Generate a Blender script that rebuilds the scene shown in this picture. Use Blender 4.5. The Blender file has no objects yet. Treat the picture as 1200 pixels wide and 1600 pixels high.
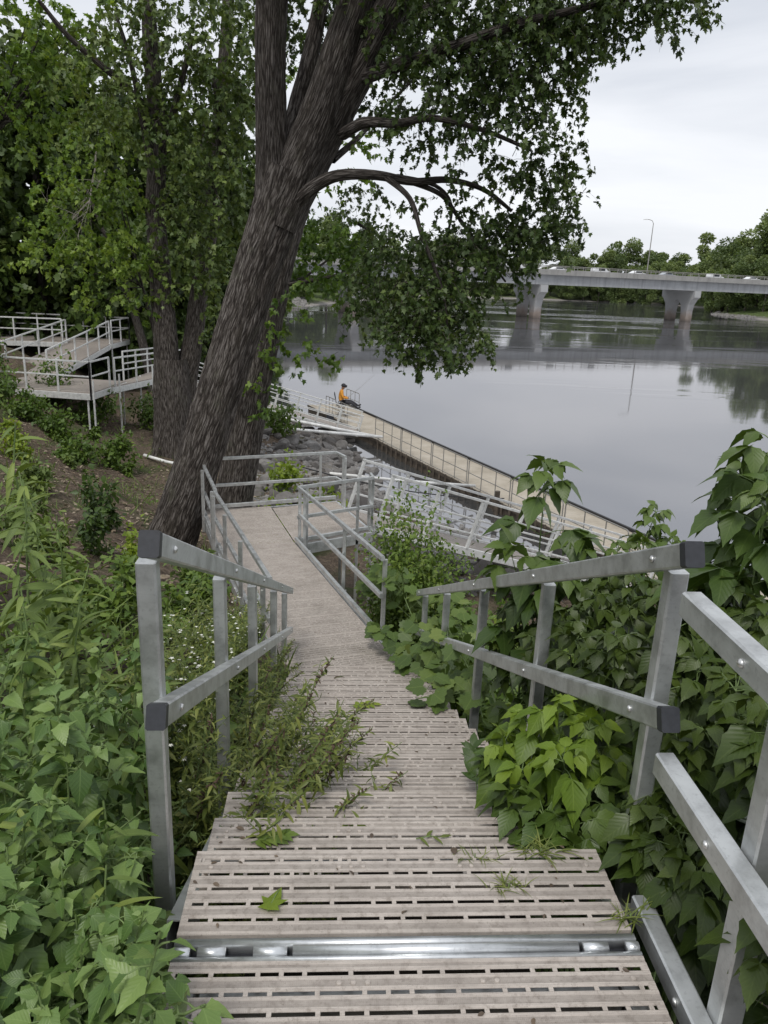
import bpy, math, random
import numpy as np
from mathutils import Vector, Matrix, noise as mnoise
PI = math.pi
rad = math.radians
S = bpy.context.scene
COL = S.collection
V = lambda *a: np.array(a, float)
RND = random.Random(11)
RNG = np.random.default_rng(7)

# ------------------------------------------------------------------ camera
EYE = V(0, 0, 1.65)
def cam_basis(pitch=17.0, roll=2.4, yaw=3.8):
    p, r, y = rad(pitch), rad(roll), rad(yaw)
    F = V(0, math.cos(p), -math.sin(p)); R = V(1, 0, 0); U = np.cross(R, F)
    R2 = math.cos(r)*R + math.sin(r)*U; U2 = -math.sin(r)*R + math.cos(r)*U
    M = np.array([[math.cos(y), math.sin(y), 0], [-math.sin(y), math.cos(y), 0], [0, 0, 1]])
    return M@R2, M@U2, M@F
CR, CU, CF = cam_basis()
def ray(x, y): return CF + CR*((x-600)/1200) - CU*((y-800)/1200)
def at_y(x, y, Y):
    d = ray(x, y); return EYE + d*(Y/d[1])
def at_z(x, y, Z):
    d = ray(x, y); return EYE + d*((Z-EYE[2])/d[2])
cd = bpy.data.cameras.new('camera'); cam = bpy.data.objects.new('camera', cd); COL.objects.link(cam)
cd.sensor_fit = 'HORIZONTAL'; cd.sensor_width = 36; cd.lens = 36
cd.clip_start = 0.05; cd.clip_end = 3000
cam.matrix_world = Matrix(((CR[0], CU[0], -CF[0], EYE[0]), (CR[1], CU[1], -CF[1], EYE[1]), (CR[2], CU[2], -CF[2], EYE[2]), (0, 0, 0, 1)))
S.camera = cam

# ------------------------------------------------------------------ materials
class NT:
    def __init__(s, name):
        s.m = bpy.data.materials.new(name); s.m.use_nodes = True
        s.t = s.m.node_tree; s.t.nodes.clear(); s.out = s.n('ShaderNodeOutputMaterial')
    def n(s, typ, **kw):
        nd = s.t.nodes.new(typ)
        for k, v in kw.items():
            if k.startswith('_'): setattr(nd, k[1:], v)
            else:
                try: nd.inputs[k.replace('__', ' ')].default_value = v
                except Exception: nd.inputs[int(k[1:])].default_value = v
        return nd
    def l(s, a, b): s.t.links.new(a, b)
    def ramp(s, fac, stops, interp='LINEAR'):
        r = s.n('ShaderNodeValToRGB'); r.color_ramp.interpolation = interp
        e = r.color_ramp.elements
        while len(e) < len(stops): e.new(0.5)
        for el, (p, c) in zip(e, stops):
            el.position = p; el.color = (*c, 1) if len(c) == 3 else c
        s.l(fac, r.inputs[0]); return r.outputs[0]
    def mix(s, fac, a, b, mode='MIX'):
        m = s.n('ShaderNodeMix', _data_type='RGBA', _blend_type=mode)
        for inp, v in ((m.inputs[0], fac), (m.inputs[6], a), (m.inputs[7], b)):
            if hasattr(v, 'is_linked'): s.l(v, inp)
            elif isinstance(v, (int, float)): inp.default_value = v
            else: inp.default_value = (*v, 1)
        return m.outputs[2]
    def math(s, op, a, b=0.0, c=None):
        m = s.n('ShaderNodeMath', _operation=op)
        for i, v in enumerate((a, b) if c is None else (a, b, c)):
            if hasattr(v, 'is_linked'): s.l(v, m.inputs[i])
            else: m.inputs[i].default_value = v
        return m.outputs[0]
    def noise(s, vec, scale, detail=4, rough=0.55, dist=0.0):
        t = s.n('ShaderNodeTexNoise'); t.inputs['Scale'].default_value = scale
        t.inputs['Detail'].default_value = detail; t.inputs['Roughness'].default_value = rough
        t.inputs['Distortion'].default_value = dist
        if vec is not None: s.l(vec, t.inputs['Vector'])
        return t.outputs[0]
    def mapv(s, vec, scale=(1, 1, 1), rot=(0, 0, 0)):
        m = s.n('ShaderNodeMapping'); m.inputs['Scale'].default_value = scale; m.inputs['Rotation'].default_value = rot
        s.l(vec, m.inputs['Vector']); return m.outputs[0]
    def pos(s): return s.n('ShaderNodeNewGeometry').outputs['Position']
    def uv(s): return s.n('ShaderNodeTexCoord').outputs['UV']
    def bump(s, h, strength=0.3, dist=0.01):
        b = s.n('ShaderNodeBump'); b.inputs['Strength'].default_value = strength; b.inputs['Distance'].default_value = dist
        s.l(h, b.inputs['Height']); return b.outputs[0]
    def bsdf(s, color, rough=0.6, metal=0.0, normal=None, spec=0.5, trans=None):
        p = s.n('ShaderNodeBsdfPrincipled')
        for inp, v in (('Base Color', color), ('Roughness', rough), ('Metallic', metal), ('Specular IOR Level', spec)):
            if hasattr(v, 'is_linked'): s.l(v, p.inputs[inp])
            elif isinstance(v, (int, float)): p.inputs[inp].default_value = v
            else: p.inputs[inp].default_value = (*v, 1)
        if normal is not None: s.l(normal, p.inputs['Normal'])
        o = p.outputs[0]
        if trans:
            t = s.n('ShaderNodeBsdfTranslucent')
            if hasattr(color, 'is_linked'):
                c = s.mix(1.0, color, trans[1], 'MULTIPLY'); s.l(c, t.inputs['Color'])
            else: t.inputs['Color'].default_value = (*color, 1)
            mx = s.n('ShaderNodeMixShader'); mx.inputs[0].default_value = trans[0]
            s.l(o, mx.inputs[1]); s.l(t.outputs[0], mx.inputs[2]); o = mx.outputs[0]
        s.l(o, s.out.inputs['Surface']); return s.m

def metal_mat(name, col, rough=0.42, dirty=0.25, metal=0.75):
    k = NT(name); p = k.pos()
    a = k.noise(p, 9, 5, 0.65); b = k.noise(p, 70, 3, 0.6)
    lo = tuple(c*(1-dirty) for c in col); hi = tuple(min(1, c*1.1) for c in col)
    c = k.ramp(a, [(0.3, lo), (0.52, col), (0.72, hi)])
    c = k.mix(k.ramp(b, [(0.56, (0, 0, 0)), (0.7, (0.4, 0.4, 0.4))]), c, tuple(x*0.62 for x in col))
    s2 = k.noise(k.mapv(p, (3, 3, 26)), 4, 3, 0.6)
    c = k.mix(k.ramp(s2, [(0.55, (0, 0, 0)), (0.75, (0.35, 0.35, 0.35))]), c, tuple(x*0.72 for x in col))
    r = k.math('MULTIPLY_ADD', a, 0.3, rough-0.12)
    return k.bsdf(c, r, metal, k.bump(b, 0.12, 0.002))

M = {}
M['alu'] = metal_mat('galvanised_aluminium', (0.60, 0.615, 0.61), 0.42, 0.34, 0.80)
M['alu_far'] = metal_mat('weathered_aluminium', (0.70, 0.705, 0.69), 0.5, 0.25, 0.35)
M['tube'] = metal_mat('dull_tube_steel', (0.30, 0.29, 0.27), 0.5, 0.3, 0.4)
M['bolt'] = metal_mat('bolt_steel', (0.66, 0.66, 0.64), 0.3, 0.2, 0.9)
M['bright'] = metal_mat('rubbed_aluminium', (0.74, 0.76, 0.77), 0.3, 0.2, 0.8)
def simple(name, col, rough=0.6, metal=0.0, nscale=8, var=0.25, bump=0.0, spec=0.5):
    k = NT(name); p = k.pos(); n = k.noise(p, nscale, 5, 0.6)
    c = k.ramp(n, [(0.3, tuple(x*(1-var) for x in col)), (0.7, tuple(min(1, x*(1+var)) for x in col))])
    return k.bsdf(c, rough, metal, k.bump(n, bump, 0.02) if bump else None, spec)
M['cap'] = simple('black_plastic', (0.025, 0.027, 0.032), 0.45, nscale=60)
M['white_pole'] = simple('white_painted_pole', (0.72, 0.72, 0.70), 0.5, nscale=3)
M['globe'] = simple('frosted_plastic', (0.62, 0.66, 0.66), 0.25)
M['pipe'] = simple('rusty_pipe', (0.16, 0.11, 0.08), 0.7, nscale=20)
M['dark_wood'] = simple('wet_dark_timber', (0.075, 0.06, 0.045), 0.7, nscale=5, var=0.5)
M['black'] = simple('black_rubber', (0.02, 0.02, 0.022), 0.6)
def stained(name, col):
    k = NT(name); p = k.pos()
    n = k.noise(p, 0.5, 5, 0.6); s_ = k.noise(k.mapv(p, (1.1, 1.1, 0.05)), 1.0, 4, 0.65)
    c = k.ramp(n, [(0.3, tuple(x*.86 for x in col)), (0.7, tuple(x*1.12 for x in col))])
    c = k.mix(k.ramp(s_, [(0.5, (0, 0, 0)), (0.72, (0.6, 0.6, 0.6))]), c, tuple(x*.55 for x in col))
    return k.bsdf(c, 0.9)
M['concrete'] = stained('streaked_bridge_concrete', (0.33, 0.34, 0.355))
M['asphalt'] = simple('asphalt', (0.05, 0.05, 0.052), 0.9)
M['car_white'] = simple('white_car_paint', (0.75, 0.76, 0.77), 0.25, var=0.03)
M['car_grey'] = simple('grey_car_paint', (0.35, 0.37, 0.4), 0.25, var=0.03)
M['car_glass'] = simple('car_glass', (0.02, 0.025, 0.03), 0.08)
M['skin'] = simple('skin', (0.28, 0.15, 0.09), 0.55)
M['orange'] = simple('orange_cloth', (0.62, 0.27, 0.035), 0.85, nscale=25)
M['trouser'] = simple('dark_trousers', (0.03, 0.03, 0.036), 0.85, nscale=25)
M['chair'] = simple('camp_chair_cloth', (0.025, 0.027, 0.035), 0.85)

M['barrier'] = stained('streaked_barrier_concrete', (0.28, 0.275, 0.265))
def pier_mat():
    k = NT('stained_pier_concrete'); p = k.pos()
    z = k.n('ShaderNodeSeparateXYZ'); k.l(p, z.inputs[0])
    n = k.noise(p, 0.6, 5, 0.6)
    h = k.math('MULTIPLY_ADD', n, 3.0, z.outputs[2])
    c = k.ramp(k.math('MULTIPLY_ADD', h, 0.12, 0.75), [(0.15, (0.10, 0.085, 0.075)), (0.32, (0.22, 0.18, 0.155)), (0.55, (0.30, 0.30, 0.305)), (1, (0.36, 0.365, 0.37))])
    return k.bsdf(c, 0.9)
M['pier'] = pier_mat()

def plank_mat():
    k = NT('composite_deck_plastic'); p = k.pos()
    a = k.noise(p, 5, 6, 0.7); b = k.noise(p, 38, 5, 0.7); g = k.noise(k.mapv(p, (2.5, 30, 30)), 3.5, 4, 0.65)
    c = k.ramp(a, [(0.25, (0.36, 0.318, 0.283)), (0.5, (0.475, 0.425, 0.38)), (0.75, (0.55, 0.50, 0.45))])
    c = k.mix(k.ramp(g, [(0.42, (0, 0, 0)), (0.72, (0.6, 0.6, 0.6))]), c, (0.28, 0.25, 0.225))
    c = k.mix(k.ramp(b, [(0.52, (0, 0, 0)), (0.72, (0.75, 0.75, 0.75))]), c, (0.22, 0.185, 0.155))
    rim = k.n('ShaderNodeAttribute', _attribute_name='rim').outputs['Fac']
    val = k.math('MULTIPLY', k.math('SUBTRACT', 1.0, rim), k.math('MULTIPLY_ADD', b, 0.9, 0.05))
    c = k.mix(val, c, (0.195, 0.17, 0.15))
    st = k.noise(p, 1.7, 5, 0.7, 0.6)
    c = k.mix(k.ramp(st, [(0.52, (0, 0, 0)), (0.70, (0.55, 0.55, 0.55))]), c, (0.235, 0.21, 0.18))
    d = k.noise(p, 160, 2, 0.5)
    c = k.mix(k.ramp(d, [(0.62, (0, 0, 0)), (0.74, (0.5, 0.5, 0.5))]), c, (0.13, 0.11, 0.09))
    sx = k.n('ShaderNodeSeparateXYZ'); k.l(p, sx.inputs[0])
    w1 = k.math('SINE', k.math('MULTIPLY', k.math('ADD', sx.outputs[0], sx.outputs[1]), 700.0))
    w2 = k.math('SINE', k.math('MULTIPLY', k.math('SUBTRACT', sx.outputs[0], sx.outputs[1]), 700.0))
    h = k.math('ADD', k.math('MULTIPLY', w1, w2), k.math('MULTIPLY', b, 2.0))
    return k.bsdf(c, 0.62, 0, k.bump(h, 0.25, 0.0015), 0.35)
M['plank'] = plank_mat()
def dock_mat():
    k = NT('tan_dock_boards'); p = k.pos()
    a = k.noise(p, 1.3, 5, 0.65); b = k.noise(p, 14, 4, 0.6)
    c = k.ramp(a, [(0.3, (0.32, 0.28, 0.22)), (0.55, (0.405, 0.36, 0.29)), (0.75, (0.45, 0.41, 0.35))])
    c = k.mix(k.ramp(b, [(0.6, (0, 0, 0)), (0.75, (0.5, 0.5, 0.5))]), c, (0.22, 0.18, 0.13))
    return k.bsdf(c, 0.85)
M['dockdeck'] = dock_mat()

def bark_mat():
    k = NT('furrowed_bark'); u = k.uv()
    w_ = k.noise(k.mapv(u, (5, 2.5, 1)), 1.0, 3, 0.6)
    uu = k.n('ShaderNodeVectorMath', _operation='ADD'); k.l(u, uu.inputs[0])
    sc = k.n('ShaderNodeVectorMath', _operation='SCALE'); sc.inputs['Scale'].default_value = 0.05; k.l(w_, sc.inputs[0]); k.l(sc.outputs[0], uu.inputs[1])
    a = k.noise(k.mapv(uu.outputs[0], (88, 6.5, 1)), 1.0, 5, 0.66, 0.5)
    f = k.noise(k.mapv(uu.outputs[0], (160, 22, 1)), 1.0, 3, 0.6)
    b = k.noise(k.mapv(u, (9, 2.2, 1)), 1.0, 4, 0.6)
    vo = k.n('ShaderNodeTexVoronoi', _feature='DISTANCE_TO_EDGE'); vo.inputs['Scale'].default_value = 1.0
    wv = k.n('ShaderNodeVectorMath', _operation='ADD'); k.l(uu.outputs[0], wv.inputs[0])
    s2 = k.n('ShaderNodeVectorMath', _operation='SCALE'); s2.inputs['Scale'].default_value = 0.02; k.l(a, s2.inputs[0]); k.l(s2.outputs[0], wv.inputs[1])
    k.l(k.mapv(wv.outputs[0], (54, 4.4, 1)), vo.inputs['Vector'])
    fur = k.ramp(vo.outputs['Distance'], [(0.0, (0, 0, 0)), (0.22, (1, 1, 1))])
    h = k.math('ADD', k.math('MULTIPLY_ADD', f, 0.25, k.math('MULTIPLY', a, 0.62)), k.math('MULTIPLY', fur, 0.16))
    c = k.ramp(h, [(0.36, (0.016, 0.013, 0.011)), (0.49, (0.055, 0.046, 0.040)), (0.58, (0.13, 0.115, 0.103)), (0.72, (0.25, 0.228, 0.21))])
    c = k.mix(k.ramp(b, [(0.5, (0, 0, 0)), (0.75, (0.5, 0.5, 0.5))]), c, (0.075, 0.066, 0.05))
    lch = k.noise(k.pos(), 2.2, 5, 0.7)
    c = k.mix(k.ramp(lch, [(0.58, (0, 0, 0)), (0.72, (0.35, 0.35, 0.35))]), c, (0.12, 0.125, 0.085))
    return k.bsdf(c, 0.95, 0, k.bump(h, 1.0, 0.07), 0.2)
M['bark'] = bark_mat()
M['twig'] = simple('dark_twig', (0.045, 0.036, 0.03), 0.9, nscale=12)
M['deadwood'] = simple('dead_pale_twig', (0.34, 0.31, 0.27), 0.9, nscale=12)
M['stem'] = simple('green_stem', (0.13, 0.19, 0.06), 0.6, nscale=12)
M['stem_brown'] = simple('brown_stem', (0.13, 0.085, 0.055), 0.7, nscale=12)
M['seed'] = simple('brown_seed_spike', (0.10, 0.065, 0.045), 0.85, nscale=40)

def leaf_mat(name, dark, mid, light, trans=0.25, veins=0.0, rough=0.5, spec=0.4):
    k = NT(name)
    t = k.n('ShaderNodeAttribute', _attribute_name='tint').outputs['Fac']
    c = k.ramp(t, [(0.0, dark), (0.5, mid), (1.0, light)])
    nrm = None
    if veins:
        u = k.uv(); sx = k.n('ShaderNodeSeparateXYZ'); k.l(u, sx.inputs[0])
        ax = k.math('ABSOLUTE', k.math('SUBTRACT', sx.outputs[0], 0.5))
        mid_ = k.math('LESS_THAN', ax, 0.022)
        w = k.math('SINE', k.math('MULTIPLY', k.math('SUBTRACT', sx.outputs[1], k.math('MULTIPLY', ax, 0.9)), 46.0))
        side = k.math('GREATER_THAN', w, 0.93)
        v = k.math('MAXIMUM', mid_, k.math('MULTIPLY', side, 0.55))
        vc = tuple(min(1, x*1.5+0.03) for x in light)
        c = k.mix(k.math('MULTIPLY', v, veins), c, vc)
        nn = k.noise(k.pos(), 55, 3)
        c = k.mix(k.math('MULTIPLY', nn, 0.35), c, dark)
        nrm = k.bump(k.math('SUBTRACT', k.math('MULTIPLY', w, 0.25), v), 0.22, 0.003)
    return k.bsdf(c, rough, 0, nrm, spec, (trans, (1.5, 1.45, 0.7)))
M['leaf_maple'] = leaf_mat('maple_leaf_green', (0.0251, 0.0471, 0.0114), (0.0564, 0.0954, 0.0211), (0.1254, 0.1683, 0.0407), 0.22)
M['leaf_maple_bright'] = leaf_mat('sapling_leaf_green', (0.0506, 0.1004, 0.0152), (0.1215, 0.2007, 0.0295), (0.2429, 0.3312, 0.0591), 0.35)
M['leaf_wood'] = leaf_mat('woodland_leaf_green', (0.0256, 0.0459, 0.0111), (0.0599, 0.0995, 0.0204), (0.1425, 0.1913, 0.0416), 0.2)
M['leaf_far'] = leaf_mat('distant_leaf_green', (0.075, 0.115, 0.038), (0.13, 0.18, 0.06), (0.21, 0.26, 0.09), 0.25)
M['leaf_goose'] = leaf_mat('goosefoot_leaf', (0.05, 0.10, 0.024), (0.105, 0.18, 0.044), (0.21, 0.30, 0.085), 0.18, 0.2, 0.4)
M['leaf_lettuce'] = leaf_mat('long_weed_leaf', (0.0741, 0.1173, 0.0259), (0.1197, 0.1785, 0.0370), (0.2166, 0.2754, 0.0592), 0.16, 0.3)
M['leaf_elder'] = leaf_mat('box_elder_leaf', (0.0293, 0.0581, 0.0109), (0.0577, 0.1032, 0.0177), (0.1049, 0.1595, 0.0272), 0.16, 0.18, 0.42)
M['leaf_elder_dark'] = leaf_mat('shaded_box_elder_leaf', (0.0233, 0.0432, 0.0071), (0.0458, 0.0768, 0.0115), (0.0832, 0.1187, 0.0177), 0.16, 0.18, 0.42)  # box elder leaf darkened: shade inside the thicket put into its colour
M['leaf_elder_bright'] = leaf_mat('young_box_elder_leaf', (0.07, 0.125, 0.014), (0.135, 0.215, 0.022), (0.24, 0.33, 0.04), 0.3, 0.2, 0.45)
M['leaf_grape'] = leaf_mat('vine_leaf', (0.0456, 0.0816, 0.0163), (0.0855, 0.1377, 0.0259), (0.1710, 0.2244, 0.0518), 0.16, 0.2)
M['leaf_bush'] = leaf_mat('bush_leaf', (0.0513, 0.0969, 0.0133), (0.0969, 0.1581, 0.0222), (0.1938, 0.2550, 0.0444), 0.16)
M['leaf_mug'] = leaf_mat('mugwort_leaf', (0.0590, 0.0880, 0.0170), (0.1180, 0.1525, 0.0298), (0.2229, 0.2463, 0.0596), 0.16)
M['leaf_lime'] = leaf_mat('lime_plant_leaf', (0.1368, 0.2040, 0.0222), (0.2052, 0.2856, 0.0296), (0.3192, 0.3672, 0.0518), 0.35)
M['petal'] = simple('white_petal', (0.75, 0.75, 0.68), 0.7)

# ------------------------------------------------------------------ mesh builder
class MB:
    def __init__(s): s.v = []; s.f = []; s.uv = None
    def add(s, verts, faces):
        o = len(s.v); s.v += [tuple(map(float, p)) for p in verts]; s.f += [tuple(i+o for i in f) for f in faces]
        return s
    def prism(s, prof, p0, p1, up=(0, 0, 1)):
        """profile [(a,b)] in the frame (side, up) swept from p0 to p1 with flat ends"""
        p0, p1 = V(*p0), V(*p1); d = p1-p0; d /= np.linalg.norm(d)
        side = np.cross(d, V(*up)); side /= np.linalg.norm(side); u = np.cross(side, d)
        n = len(prof); vs = [p0+side*a+u*b for a, b in prof]+[p1+side*a+u*b for a, b in prof]
        fs = [(i, (i+1) % n, n+(i+1) % n, n+i) for i in range(n)]
        fs += [tuple(range(n-1, -1, -1)), tuple(range(n, 2*n))]
        return s.add(vs, fs)
    def bar(s, p0, p1, w, h, up=(0, 0, 1), c=0.005):
        a, b = w/2, h/2; c = min(c, a*0.4, b*0.4)
        return s.prism([(-a, -b+c), (-a+c, -b), (a-c, -b), (a, -b+c), (a, b-c), (a-c, b), (-a+c, b), (-a, b-c)], p0, p1, up)
    def box(s, x0, x1, y0, y1, z0, z1):
        vs = [(x, y, z) for z in (z0, z1) for y in (y0, y1) for x in (x0, x1)]
        return s.add(vs, [(0, 2, 3, 1), (4, 5, 7, 6), (0, 1, 5, 4), (1, 3, 7, 5), (3, 2, 6, 7), (2, 0, 4, 6)])
    def tube(s, pts, r, n=8, cap=True):
        pts = [V(*p) for p in pts]; rs = r if hasattr(r, '__len__') else [r]*len(pts)
        o = len(s.v); prev = None
        for i, p in enumerate(pts):
            d = pts[min(i+1, len(pts)-1)]-pts[max(i-1, 0)]; d = d/(np.linalg.norm(d)+1e-9)
            if prev is None:
                a = np.cross(d, V(0, 0, 1) if abs(d[2]) < 0.9 else V(1, 0, 0))
            else: a = prev-d*(prev@d)
            a /= np.linalg.norm(a)+1e-9; prev = a; b = np.cross(d, a)
            for j in range(n):
                t = 2*PI*j/n; s.v.append(tuple(p+(a*math.cos(t)+b*math.sin(t))*rs[i]))
        for i in range(len(pts)-1):
            for j in range(n):
                q = o+i*n; s.f.append((q+j, q+(j+1) % n, q+n+(j+1) % n, q+n+j))
        if cap:
            s.f.append(tuple(o+j for j in range(n-1, -1, -1))); q = o+(len(pts)-1)*n; s.f.append(tuple(q+j for j in range(n)))
        return s
    def dome(s, c, r, h, n=14, m=5):
        pts = [(c[0], c[1], c[2]+h*math.sin(PI/2*i/m)) for i in range(m+1)]
        return s.tube(pts, [max(0.001, r*math.cos(PI/2*i/m)) for i in range(m+1)], n)

def wloc(o):
    p = V(0, 0, 0)
    while o is not None: p = p+np.array(o.location); o = o.parent
    return p
def link(name, me, parent=None, mat=None, smooth=False):
    o = bpy.data.objects.new(name, me); COL.objects.link(o)
    if parent is not None: o.parent = parent
    if mat is not None:
        me.materials.clear()
        for m in (mat if isinstance(mat, (list, tuple)) else [mat]): me.materials.append(m)
    if smooth and len(me.polygons): me.polygons.foreach_set('use_smooth', [True]*len(me.polygons))
    return o
def set_rim(me, mb):
    r = (mb.rim+[1.0]*len(mb.v))[:len(mb.v)]
    at = me.attributes.new('rim', 'FLOAT', 'POINT'); at.data.foreach_set('value', r)
def obj(name, mb, mat, parent=None, smooth=False, local=False):
    """mesh object from a builder; world coordinates are made relative to the parent"""
    off = V(0, 0, 0) if (local or parent is None) else wloc(parent)
    me = bpy.data.meshes.new(name)
    vs = np.array(mb.v)-off
    me.from_pydata(vs.tolist(), [], mb.f); me.update()
    if getattr(mb, 'rim', None): set_rim(me, mb)
    return link(name, me, parent, mat, smooth)
def tag(o, label=None, cat=None, group=None, kind=None):
    for k, v in (('label', label), ('category', cat), ('group', group), ('kind', kind)):
        if v: o[k] = v
    return o
def thing(name, label, cat, loc=(0, 0, 0), group=None):
    o = bpy.data.objects.new(name, None); COL.objects.link(o); o.location = tuple(map(float, loc)); o.empty_display_size = 0.2
    return tag(o, label, cat, group)
def copy_tree(o, parent=None):
    c = o.copy(); COL.objects.link(c); c.parent = parent
    for ch in o.children: copy_tree(ch, c)
    return c

# ------------------------------------------------------------------ leaves
def section_leaf(ws, fold=0.25, droop=0.35, teeth=0.0):
    """leaf along +Y, length 1; ws = half widths at even steps"""
    n = len(ws); vs = []; uv = []; fs = []
    for i, w in enumerate(ws):
        t = i/(n-1); z = -droop*t*t
        ww = w*(1+(teeth if i % 2 else -teeth))
        vs += [(-ww, t-ww*0.15, z+abs(ww)*fold), (0, t, z), (ww, t-ww*0.15, z+abs(ww)*fold)]
        m = max(ws); uv += [(0.5-0.5*ww/m, t), (0.5, t), (0.5+0.5*ww/m, t)]
        if i: 
            a = 3*(i-1); fs += [(a, a+1, a+4, a+3), (a+1, a+2, a+5, a+4)]
    return np.array(vs), fs, np.array(uv)
def fan_leaf(outline, cup=0.12):
    vs = [(0, 0.42, 0)]; uv = [(0.5, 0.42)]
    for x, y in outline:
        r = math.hypot(x, y-0.42); vs.append((x, y, cup*r*r-0.06*abs(x)-0.12*y*y)); uv.append((0.5+x, y))
    n = len(outline); fs = [(0, 1+i, 1+(i+1) % n) for i in range(n)]
    return np.array(vs), fs, np.array(uv)
def mirror(half): return half+[(-x, y) for x, y in reversed(half) if abs(x) > 1e-6]
T_MAPLE = fan_leaf(mirror([(0, 0), (0.13, 0.02), (0.40, 0.05), (0.26, 0.22), (0.50, 0.52), (0.24, 0.48), (0.17, 0.66), (0, 1.0)]))
T_GRAPE = fan_leaf(mirror([(0, 0.08), (0.16, -0.04), (0.34, 0.0), (0.42, 0.16), (0.52, 0.2), (0.46, 0.36), (0.56, 0.52), (0.42, 0.56), (0.36, 0.7), (0.22, 0.68), (0.14, 0.86), (0, 1.0)]), 0.3)
T_GOOSE = section_leaf([0.02, 0.10, 0.24, 0.36, 0.355, 0.31, 0.30, 0.22, 0.17, 0.08, 0.0], 0.24, 0.34, 0.09)
T_GOOSE2 = section_leaf([0.02, 0.16, 0.26, 0.28, 0.25, 0.18, 0.13, 0.07, 0.0], 0.35, 0.12, 0.12)
T_LANCE = section_leaf([0.035, 0.06, 0.085, 0.095, 0.09, 0.075, 0.05, 0.0], 0.5, 0.55)
T_ELDER = section_leaf([0.02, 0.20, 0.28, 0.31, 0.31, 0.27, 0.21, 0.13, 0.055, 0.0], 0.25, 0.35, 0.09)
T_OVAL = section_leaf([0.03, 0.22, 0.27, 0.18, 0.0], 0.3, 0.25)
T_BLADE = section_leaf([0.02, 0.03, 0.028, 0.018, 0.0], 0.6, 0.6)
T_SMALL = section_leaf([0.04, 0.13, 0.10, 0.0], 0.3, 0.3)
T_CARD = fan_leaf(mirror([(0, 0), (0.2, -0.05), (0.3, 0.25), (0.5, 0.45), (0.24, 0.6), (0.2, 0.9), (0, 1.0)]), 0.5)

class Leaves:
    def __init__(s, tpl): s.tpl = tpl; s.P = []; s.D = []; s.N = []; s.S = []; s.T = []
    def add(s, p, d, n, size, tint): s.P.append(p); s.D.append(d); s.N.append(n); s.S.append(size); s.T.append(tint)
    def addmany(s, P, D, N, Sz, T):
        s.P += list(P); s.D += list(D); s.N += list(N); s.S += list(Sz); s.T += list(T)
    def build(s, name, mat, parent=None, local=False):
        tv, tf, tuv = s.tpl
        P = np.array(s.P, float); D = np.array(s.D, float); N = np.array(s.N, float); Sz = np.array(s.S, float); T = np.array(s.T, float)
        if parent is not None and not local: P = P-wloc(parent)
        D /= np.linalg.norm(D, axis=1, keepdims=True)+1e-9
        X = np.cross(D, N); X /= np.linalg.norm(X, axis=1, keepdims=True)+1e-9
        Nn = np.cross(X, D)
        n, k = len(P), len(tv)
        W = (X[:, None, :]*tv[None, :, 0:1]+D[:, None, :]*tv[None, :, 1:2]+Nn[:, None, :]*tv[None, :, 2:3])*Sz[:, None, None]+P[:, None, :]
        me = bpy.data.meshes.new(name)
        lens = np.array([len(f) for f in tf]); flat = np.concatenate([np.array(f) for f in tf])
        loops = (flat[None, :]+(np.arange(n)*k)[:, None]).ravel()
        tot = np.tile(lens, n); starts = np.concatenate([[0], np.cumsum(tot)[:-1]])
        me.vertices.add(n*k); me.vertices.foreach_set('co', W.astype(np.float32).ravel())
        me.loops.add(len(loops)); me.loops.foreach_set('vertex_index', loops.astype(np.int32))
        me.polygons.add(len(tot)); me.polygons.foreach_set('loop_start', starts.astype(np.int32))
        try: me.polygons.foreach_set('loop_total', tot.astype(np.int32))
        except Exception: pass
        uvl = me.uv_layers.new(name='UVMap'); uvl.data.foreach_set('uv', np.tile(tuv[flat], (n, 1)).astype(np.float32).ravel())
        at = me.attributes.new('tint', 'FLOAT', 'POINT'); at.data.foreach_set('value', np.repeat(np.clip(T, 0, 1), k).astype(np.float32))
        me.update(calc_edges=True); me.validate()
        me.polygons.foreach_set('use_smooth', [True]*len(me.polygons))
        return link(name, me, parent, mat)
def rvec(r=None):
    v = RNG.normal(size=3); return v/np.linalg.norm(v)
def curve(p0, p1, sag=0.0, n=6, side=None):
    p0, p1 = V(*p0), V(*p1); out = []
    for i in range(n+1):
        t = i/n; p = p0*(1-t)+p1*t; p = p+V(0, 0, 1)*sag*4*t*(1-t)
        if side is not None: p = p+side*4*t*(1-t)
        out.append(p)
    return out
# ------------------------------------------------------------------ world and light
SUN_EL, SUN_ROT = 58.0, 200.0
w = bpy.data.worlds.new('World'); S.world = w; w.use_nodes = True
t = w.node_tree; t.nodes.clear()
out = t.nodes.new('ShaderNodeOutputWorld')
sky = t.nodes.new('ShaderNodeTexSky'); sky.sky_type = 'NISHITA'; sky.sun_disc = False
sky.sun_elevation = rad(SUN_EL); sky.sun_rotation = rad(SUN_ROT); sky.air_density = 1.0; sky.dust_density = 2.0
b1 = t.nodes.new('ShaderNodeBackground'); b1.inputs[1].default_value = 0.10; t.links.new(sky.outputs[0], b1.inputs[0])
tc = t.nodes.new('ShaderNodeTexCoord')
mp = t.nodes.new('ShaderNodeMapping'); mp.inputs['Scale'].default_value = (1.1, 1.1, 5.5); mp.inputs['Rotation'].default_value = (0.05, 0.12, 0.6)
t.links.new(tc.outputs['Generated'], mp.inputs['Vector'])
nz = t.nodes.new('ShaderNodeTexNoise'); nz.inputs['Scale'].default_value = 1.5; nz.inputs['Detail'].default_value = 6; nz.inputs['Roughness'].default_value = 0.5; nz.inputs['Distortion'].default_value = 0.5
t.links.new(mp.outputs[0], nz.inputs['Vector'])
cr = t.nodes.new('ShaderNodeValToRGB'); e = cr.color_ramp.elements
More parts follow.
